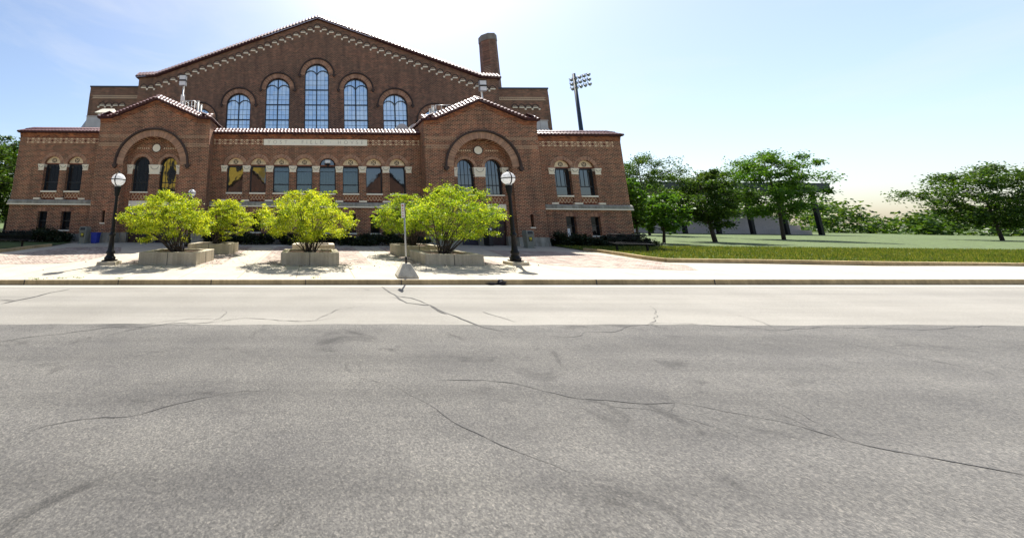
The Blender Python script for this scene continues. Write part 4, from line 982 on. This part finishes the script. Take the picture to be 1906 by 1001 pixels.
def leaf_object(name, V, m, parent):
    n = len(V)//4; me = bpy.data.meshes.new(name)
    me.vertices.add(len(V)); me.vertices.foreach_set('co', V.astype(np.float32).ravel())
    me.loops.add(4*n); me.loops.foreach_set('vertex_index', np.arange(4*n, dtype=np.int32))
    me.polygons.add(n); me.polygons.foreach_set('loop_start', np.arange(0, 4*n, 4, dtype=np.int32)); me.polygons.foreach_set('loop_total', np.full(n, 4, np.int32))
    me.materials.append(m); me.update(); me.validate()
    return link(name, me, parent)
def shrub(c, pxl, pxr, pyt, label, m, n=9000, seed=1, pyb=None, bias=0.0):
    rs = random.Random(seed); y = c.y
    L = at_y(pxl, 405, y); Rr = at_y(pxr, 405, y); T = at_y((pxl+pxr)/2, pyt, y)
    zb = zg(c.x, c.y)+.40; x0, x1, zt = L.x, Rr.x, T.z
    cx = (x0+x1)/2; hw = (x1-x0)/2; hd = min(hw*.78, 1.6); H = zt-zb
    root = thing('shrub', label, 'shrub', (c.x, c.y, zb), 'spreading shrubs in the planters')
    cen, rr = [], []
    k = 0
    while len(cen) < 210 and k < 5000:
        k += 1
        a = rs.uniform(0, 2*PI); q = rs.random()**.55; ux, uy = q*math.cos(a), q*math.sin(a)
        lo = .17+.22*q; hi = 1.0-.40*q**2.0+.05*math.sin(3*a+seed)
        hh = rs.uniform(lo, hi) if rs.random() < .65 else hi-rs.uniform(0, .08)
        if hh < .42 and q > .75 and rs.random() < .5: continue
        p = (cx+ux*hw*(.90+.08*math.sin(5*a+seed)), c.y+uy*hd, zb+H*(hh-.06)+.10*math.sin(ux*9+seed))
        if rs.random() < .18 and hh > .55: continue
        cen.append(p); rr.append(rs.uniform(.16, .36)*(hw/2.1))
    ends = list(cen)
    for k in range(75):      # loose sprigs that break the outline
        a = rs.uniform(0, 2*PI); q = rs.uniform(.86, 1.03); hh = (1.0-.40*min(1, q)**2)*rs.uniform(.72, 1.10) if rs.random() < .6 else rs.uniform(.90, 1.0)
        if hh > .9: q = rs.uniform(0, .6)
        p = Vector((cx+q*math.cos(a)*hw, c.y+q*math.sin(a)*hd, zb+H*hh-.05)); cen.append(tuple(p)); rr.append(rs.uniform(.05, .13))
        if k % 3 == 0: ends.append(tuple(p))
    wts = [1.0]*(len(cen)-75)+[.35]*75
    pick = rs.choices(range(len(cen)), wts, k=int(n*3.0)); V = leaves([cen[i] for i in pick], [rr[i] for i in pick], int(n*3.0), .062, squash=.5)
    leaf_object('foliage', V, m, root)
    st = MB(); base = Vector((c.x, c.y, zb-.1))
    for i in range(30):
        t = Vector(ends[rs.randrange(len(ends))]); b = base+Vector((rs.uniform(-.2, .2), rs.uniform(-.16, .16), 0))
        m1 = b.lerp(t, .35)+Vector((rs.uniform(-.1, .1), rs.uniform(-.1, .1), .10+.12*rs.random())); m2 = b.lerp(t, .7)+Vector((rs.uniform(-.12, .12), rs.uniform(-.1, .1), .08))
        r0 = rs.uniform(.014, .034); st.tube([b, m1, m2, t], [r0, r0*.75, r0*.45, .006], 6, 0, False)
    st.build('stems', BARK, root)
shrub(c1, 230, 399, 358, 'bright yellow green shrub in the front planter beside the left street lamp', LEAF_SHRUB, 10500, 3)
shrub(c2, 479, 665, 353, 'bright yellow green shrub in the middle front planter', LEAF_SHRUB, 10500, 5)
shrub(c3, 746, 934, 343, 'green and yellow shrub in the front planter beside the right street lamp', LEAF_SHRUB2, 11000, 9)
shrub(c4, 372, 477, 371, 'smaller yellow green shrub in the back planter left of the middle', LEAF_SHRUB, 7000, 12)
shrub(c6, 691, 812, 361, 'green shrub in the back planter behind the sign post', LEAF_SHRUB2, 8000, 15)

# fallen leaves and litter round the planters
for k, (c, w_) in enumerate(((c1, 2.2), (c2, 2.0), (c3, 2.2), (c4, 1.6), (c6, 1.6))):
    m = 260; X = np.array([[c.x+RNG.normal()*w_*.75, c.y-.2+RNG.normal()*.75, 0] for _ in range(m)])
    X[:, 2] = [zg(x, y)+.015 for x, y, _ in X]
    V = leaves(X, np.full(m, .01), m, .05, flat=.05)
    o = leaf_object('fallen_leaves', V, SOIL, None); tag(o, 'scatter of dry brown leaves on the paving around the planters', 'leaves', 'drifts of fallen leaves', 'stuff')

# ------------------------------------------------------------------ hedges and trees
def hedge(x0, x1, y0, y1, h, label, n):
    root = thing('hedge', label, 'hedge', ((x0+x1)/2, (y0+y1)/2, .34), 'dark clipped yews along the wall')
    cen, rr = [], []
    L = x1-x0
    for k in range(int(L*18)):
        x = random.uniform(x0, x1); y = random.uniform(y0, y1); top = h*(.74+.16*math.sin(x*1.7)+.12*math.sin(x*4.1+1))
        cen.append((x, y, .34+random.uniform(.12, max(.2, top-.12)))); rr.append(random.uniform(.14, .30))
    leaf_object('foliage', leaves(cen, rr, n, .11, flat=.9), LEAF_HEDGE, root)
    m = MB()
    for k in range(int(L*2.2)):
        x = random.uniform(x0+.1, x1-.1); y = random.uniform(y0+.2, y1-.1); m.tube([(x, y, .25), (x+random.uniform(-.2, .2), y, .34+h*.4), (x+random.uniform(-.35, .35), y-.1, .34+h*.75)], [.03, .02, .008], 5, 0, False)
    m.build('stems', BARK, root)
hedge(-20.9, -15.9, -1.9, -.35, .95, 'dark yew hedge along the base of the left wing', 17000)
hedge(-7.0, 7.0, -1.9, -.35, 1.0, 'long dark yew hedge under the central arcade, behind the planters', 42000)
hedge(15.3, 21.4, -1.9, -.35, 1.0, 'dark ragged yew hedge along the base of the right wing', 24000)

def tree(x, y, H, cr, label, m, n=9000, leaf=.22, base=.28, seed=1, grp='trees beside the building', trunk=.16, upright=False, stems=1):
    rs = random.Random(seed); z = zg(x, y)-.1
    root = thing('tree', label, 'tree', (x, y, z), grp)
    tr = MB(); cen, rr = [], []
    for s in range(stems):
        bx, by = x+(rs.uniform(-.5, .5) if stems > 1 else 0), y+(rs.uniform(-.4, .4) if stems > 1 else 0)
        tip = Vector((bx+rs.uniform(-.5, .5), by+rs.uniform(-.5, .5), z+H*.86)); b = Vector((bx, by, z))
        mid = b.lerp(tip, .45)+Vector((rs.uniform(-.3, .3), rs.uniform(-.3, .3), 0)); tr.tube([b, b.lerp(mid, .5), mid, tip], [trunk, trunk*.8, trunk*.6, .03], 8, 0)
        nl = 30 if not upright else 34
        for k in range(nl):
            t = base+(1-base)*(k+.5)/nl; p0 = b.lerp(tip, t*.92); a = k*2.4+rs.uniform(-.4, .4)
            sp = cr*(math.sin(PI*min(1, (1-t)*1.05+.12))**.6)*rs.uniform(.55, 1.05)
            e = p0+Vector((math.cos(a)*sp, math.sin(a)*sp, rs.uniform(.05, .35)*H*.25 if not upright else sp*.55))
            mdl = p0.lerp(e, .5)+Vector((0, 0, .15)); tr.tube([p0, mdl, e], [trunk*.3, trunk*.18, .012], 5, 0, False)
            for q in (.45, .7, 1.0):
                g = p0.lerp(e, q); cen.append((g.x+rs.uniform(-.25, .25), g.y+rs.uniform(-.25, .25), g.z+rs.uniform(-.15, .3))); rr.append(cr*rs.uniform(.10, .24))
    tr.build('trunk', BARK, root)
    leaf_object('crown', leaves(cen, rr, n, leaf, droop=.2), m, root)
tree(-24.4, 2.0, 8.6, 2.7, 'leafy tree at the left edge beside the brick wing, the nearest one', LEAF_TREE, 9000, .21, .22, 4, stems=2)
tree(-26.5, 6.0, 9.4, 3.4, 'larger dark green tree behind the one at the left edge', LEAF_TREE, 9000, .26, .18, 6)
tree(23.6, 2.2, 5.6, 1.25, 'slender bright green tree right of the brick wing', LEAF_TREE2, 5200, .20, .25, 8, upright=True, trunk=.09, stems=2)
tree(26.3, 3.5, 4.2, 1.9, 'low round green tree beyond the slender tree on the right', LEAF_TREE2, 5000, .22, .3, 10, trunk=.1)
tree(34, 7, 7.0, 3.0, 'broad green tree standing on the lawn to the right, the nearer one', LEAF_TREE, 20800, 0.17, .25, 13)
tree(50, 15, 11, 4.4, 'broad green tree standing on the lawn to the right, farther off and taller', LEAF_TREE2, 20800, 0.21, .25, 17)
tree(47, 27, 13, 5.2, 'dark tree behind the broad trees on the right lawn', LEAF_TREE, 18200, 0.22, .2, 19)
tree(82, 20, 10, 6.0, 'far green tree towards the right edge of the lawn', LEAF_TREE, 18200, 0.26, .2, 21)
tree(-42, 30, 13, 6, 'far dark tree beyond the left trees', LEAF_TREE, 7000, .42, .15, 23)
# far belt of woodland on the horizon
cen, rr = [], []
for k in range(1100):
    a = rad(random.uniform(-75, 80)); d = random.uniform(150, 190); cen.append((math.sin(a)*d, math.cos(a)*d-24, random.uniform(0.5, 11)*(.62+.25*math.sin(a*23)+.13*math.sin(a*61)))); rr.append(random.uniform(2, 3.6))
o = leaf_object('distant_woods', leaves(cen, rr, 110000, .85), LEAF_TREE, None); tag(o, 'low line of distant trees on the horizon', 'woods', None, 'stuff')
# dark roofed stand beyond the right wing
a = at_y(1186, 338, 40); m = MB(); r = thing('grandstand', 'dark flat roofed grandstand far beyond the right wing', 'grandstand', (a.x+12, 44, 0))
m.box(a.x, a.x+34, 40, 52, a.z-1.6, a.z); m.build('roof', COPING, r)
m = MB()
for k in range(6): m = MB(); m.box(a.x+2+k*6, a.x+2.5+k*6, 41, 41.5, 0, a.z-1.6); m.build('post', BLACK, r)
m = MB()
for k in range(5): m.box(a.x+1, a.x+33, 43+k*1.4, 52, .3+k*.9, .3+(k+1)*.9-.004)
m.build('seating', simple('pale_pink_concrete', (.5, .42, .38), .9), r)

# ------------------------------------------------------------------ bins, bench, sign and small things
def litter_bin(px, py, label, rot=0.0):
    p = gp(px, py); z = zg(p.x, p.y); r = thing('litter_bin', label, 'litter bin', (p.x, p.y, z), 'grey litter bins with a yellow emblem')
    m = MB(); m.frustum((p.x, p.y), (.24, .23), (.24, .23), z-.02, z+.05, 0, rot); m.frustum((p.x, p.y), (.185, .185), (.225, .215), z+.05, z+.74, 0, rot); m.build('body', TAUPE, r, bevel=.015)
    m = MB(); m.frustum((p.x, p.y), (.25, .24), (.25, .24), z+.74, z+.79, 0, rot); m.frustum((p.x, p.y), (.245, .235), (.215, .21), z+.79, z+1.03, 0, rot); h = m.build('hood', TAUPE, r, bevel=.03)
    c, s = math.cos(rot), math.sin(rot)
    def q(x, y, zz): return (p.x+x*c-y*s, p.y+x*s+y*c, z+zz)
    m = MB(); m.add([q(-.16, -.240, .83), q(.16, -.240, .83), q(.15, -.219, .98), q(-.15, -.219, .98)], [(0, 1, 2, 3)]); m.build('slot', BLK, h)
    m = MB(); m.add([q(-.11, -.216, .40), q(.11, -.216, .40), q(.11, -.226, .66), q(-.11, -.226, .66)], [(0, 1, 2, 3)]); e = m.build('emblem', BLK, r)
    text_mesh('letter', 'M', .19, q(0, -.229, .555), (PI/2, 0, rot), YELLOW, e, .004, bold=.008)
    m = MB(); m.add([q(-.05, -.226, .44), q(.05, -.226, .44), q(.05, -.226, .46), q(-.05, -.226, .46)], [(0, 1, 2, 3)]); m.build('strip', YELLOW, e)
litter_bin(155.5, 453, 'grey litter bin with yellow M beside the blue bin', -.05)
litter_bin(985, 461.5, 'grey litter bin with yellow M by the right entrance bay', .05)
def blue_bin(px, py, label):
    p = gp(px, py); z = zg(p.x, p.y); r = thing('recycling_bin', label, 'recycling bin', (p.x, p.y, z), 'blue recycling bins')
    m = MB(); m.frustum((p.x, p.y), (.17, .17), (.205, .20), z, z+.60); m.build('body', BLUE, r, bevel=.03)
    m = MB(); m.frustum((p.x, p.y), (.225, .215), (.225, .215), z+.60, z+.66); m.build('rim', BLUE, r, bevel=.015)
blue_bin(176.5, 452.5, 'blue plastic recycling bin beside the left litter bin')
blue_bin(812, 452.5, 'blue plastic recycling bin half hidden behind the right shrubs')
def bench(px0, px1, py, label, yaw):
    a, b = gp(px0, py), gp(px1, py); c = (a+b)/2; z = zg(c.x, c.y)+.05; L = 1.9; r = thing('bench', label, 'bench', (c.x, c.y, z), 'black metal benches')
    cs, sn = math.cos(yaw), math.sin(yaw)
    def q(x, y, zz): return (c.x+x*cs-y*sn, c.y+x*sn+y*cs, z+zz)
    def slab(m, x0, x1, y0, y1, z0, z1): m.add([q(x0,y0,z0),q(x1,y0,z0),q(x1,y1,z0),q(x0,y1,z0),q(x0,y0,z1),q(x1,y0,z1),q(x1,y1,z1),q(x0,y1,z1)], [(0,3,2,1),(4,5,6,7),(0,1,5,4),(1,2,6,5),(2,3,7,6),(3,0,4,7)])
    m = MB()
    for k in range(10): slab(m, -L/2, L/2, -.24+k*.048, -.21+k*.048, .41, .43)
    slab(m, -L/2, L/2, -.26, -.24, .38, .43); m.build('seat', BLACK, r)
    m = MB()
    for k in range(26): x = -L/2+L*k/25; m.tube([q(x, .22, .45), q(x, .30, .86)], .013, 5, 0)
    m.tube([q(-L/2, .30, .87), q(L/2, .30, .87)], .03, 6); m.tube([q(-L/2, .22, .47), q(L/2, .22, .47)], .02, 6); m.build('backrest', BLACK, r)
    for s in (-.72, .72):
        m = MB(); slab(m, s-.035, s+.035, -.035, .035, .04, .41); slab(m, s-.05, s+.05, -.2, .2, 0, .04); m.build('leg', BLACK, r)
bench(1158, 1198, 470.5, 'black metal bench on the lawn by the right wing', -.12)
bench(-14, 42, 462.5, 'black metal bench at the left edge by the hedge', .1)
# boards leaning in the right wing's lower windows
p = at_y(1064, 433, -.1); m = MB(); m.box(p.x-.32, p.x+.1, .15, .185, 1.065, 1.5); tag(m.build('white_board', WHITE), 'white board standing in a lower window of the right wing', 'board')

# parking sign on its concrete base
s0 = gp(757, 515.5); sx, sy = s0.x, s0.y; z = zg(sx, sy)
r = thing('sign_post', 'thin metal post with a parking sign turned edge on, in a pyramid shaped concrete base', 'sign post', (sx, sy, z))
m = MB(); m.frustum((sx, sy), (.325, .31), (.325, .31), z, z+.05, 0, -.08); m.frustum((sx, sy), (.325, .31), (.12, .11), z+.05, z+.43, 0, -.08); m.build('base', concrete('sign_base_concrete', (.62, .57, .45), .6, streak=.5), r, bevel=.012)
tp = at_y(757.3, 378.5, sy).z
m = MB(); m.tube([(sx, sy, z+.4), (sx, sy, tp-.03)], .028, 8, 0); m.tube([(sx, sy, z+.43), (sx, sy, z+.62)], .034, 8, 1); m.build('pole', [GREYMETAL, BLACK], r)
ya = rad(96)
def sq(u, v, zz): return (sx+u*math.cos(ya)-v*math.sin(ya), sy-.0+u*math.sin(ya)+v*math.cos(ya), zz)
bz = at_y(757.3, 405.5, sy).z; hwid = .16
m = MB(); ring = [sq(-hwid, .045, bz), sq(hwid, .045, bz), sq(hwid, .045, tp), sq(-hwid, .045, tp)]; ring2 = [sq(-hwid, .008, bz), sq(hwid, .008, bz), sq(hwid, .008, tp), sq(-hwid, .008, tp)]
m.add(ring+ring2, [(3, 2, 1, 0)], 0); m.add(ring+ring2, [(4, 5, 6, 7), (0, 1, 5, 4), (1, 2, 6, 5), (2, 3, 7, 6), (3, 0, 4, 7)], 1)
for k, (h0, h1, w0) in enumerate(((.80, .89, .08), (.60, .66, .06), (.44, .49, .07), (.26, .31, .05), (.10, .15, .08))):
    za, zb_ = bz+(tp-bz)*h0, bz+(tp-bz)*h1
    m.add([sq(-w0, .049, za), sq(w0, .049, za), sq(w0, .049, zb_), sq(-w0, .049, zb_)], [(3, 2, 1, 0)], 2)
m.build('sign_panel', [WHITE, simple('sign_back', (.10, .07, .075), .6), RED], r)
# dark cloth in the gutter
p = gp(925, 527.5); m = MB()
bm = bmesh.new(); bmesh.ops.create_icosphere(bm, subdivisions=4, radius=1)
for v in bm.verts:
    d = v.co.copy(); k = 1+.30*math.sin(5*d.x+2*d.y)+.22*math.sin(9*d.y+4*d.z)+.15*math.sin(15*d.x-7*d.z)
    v.co = Vector((d.x*.25*k, d.y*.12*k, max(0, d.z*.5+.35)*.115*k*(1.2 if d.x > .1 else .7)))
me = bpy.data.meshes.new('discarded_cloth'); bm.to_mesh(me); bm.free(); me.materials.append(simple('black_cloth', (.014, .012, .016), .75, var=.5, scale=20))
for pl in me.polygons: pl.use_smooth = True
o = link('discarded_cloth', me); o.location = (p.x, p.y+.05, zr(p.x, p.y)+.0); tag(o, 'crumpled black cloth lying in the gutter against the kerb', 'cloth')
# weeds along the kerb joints
def weed(px, py, wdt, label, n=60):
    p = gp(px, py); z = zg(p.x, p.y); X = np.array([[p.x+RNG.normal()*wdt, p.y+RNG.normal()*.05, z+.012+abs(RNG.normal())*.014] for _ in range(n)])
    tag(leaf_object('weed', leaves(X, np.full(n, .02), n, .036), LEAF_TREE2, None), label, 'weed', 'weeds in the paving joints')
weed(62, 519.5, .16, 'green weeds in the kerb joint nearest the left edge', 60)
weed(116, 518.5, .12, 'small weed tuft on the kerb left of the lamp shadow', 40)
weed(147, 518, .10, 'small yellowing weed tuft on the kerb below the lamp shadow', 30)
weed(221, 519, .05, 'weed in the kerb joint below the left street lamp', 30)
weed(219, 490.5, .06, 'weed tuft at the foot of the left street lamp', 50)
weed(587, 518, .07, 'two small weed tufts on the pavement before the middle planter', 40)

# ------------------------------------------------------------------ houses across the street (they show in the window glass)
r = thing('house', 'brown brick house with twin steep gables across the street, reflected in the windows', 'house', (0, -48, 0))
m = MB()
for gx in (-13.5, 14.0):
    vs, fs = fill([(gx-7, -.3), (gx+7, -.3), (gx+7, 6.2), (gx, 12.2), (gx-7, 6.2)]); m.add([(x, -46, z_) for x, z_ in vs], [f[::-1] for f in fs])
m.box(-21, 21, -58, -46.3, -.3, 6.2); m.build('wall', BROWNHOUSE, r)
m = MB()
for gx in (-13.5, 14.0):
    for s in (-1, 1): m.add([(gx, -45.6, 12.5), (gx+s*7.5, -45.6, 6.0), (gx+s*7.5, -58, 6.0), (gx, -58, 12.5)], [(0, 1, 2, 3)])
m.build('roof', simple('slate_roof', (.16, .17, .18), .7), r)
r = thing('house', 'tall yellow house with dark windows across the street, reflected in the left windows', 'house', (-26, -62, 0))
m = MB(); m.box(-38.3, -14, -70, -60, -.3, 19); m.build('wall', YELLOWHOUSE, r)
m = MB(); m.box(-76, -38.3, -70, -59.5, -.3, 22); m.box(-37.5, -30, -59.99, -59.6, -.3, 9.4); m.build('dark_reflection_block', FRAME, r)  # dark mass added so the left windows do not mirror bright sky
m = MB(); m.prism([(-36.6, 13.2), (-35.2, 9.8), (-33.8, 13.2), (-35.2, 16.6)][::-1], -59.99, -59.9); m.build('window', FRAME, r)
for i in range(6):
    for j in range(4):
        m = MB(); x = -31.5+i*3; m.box(x, x+1.1, -59.99, -59.9, 2+j*4, 4.2+j*4); m.build('window', FRAME, r)
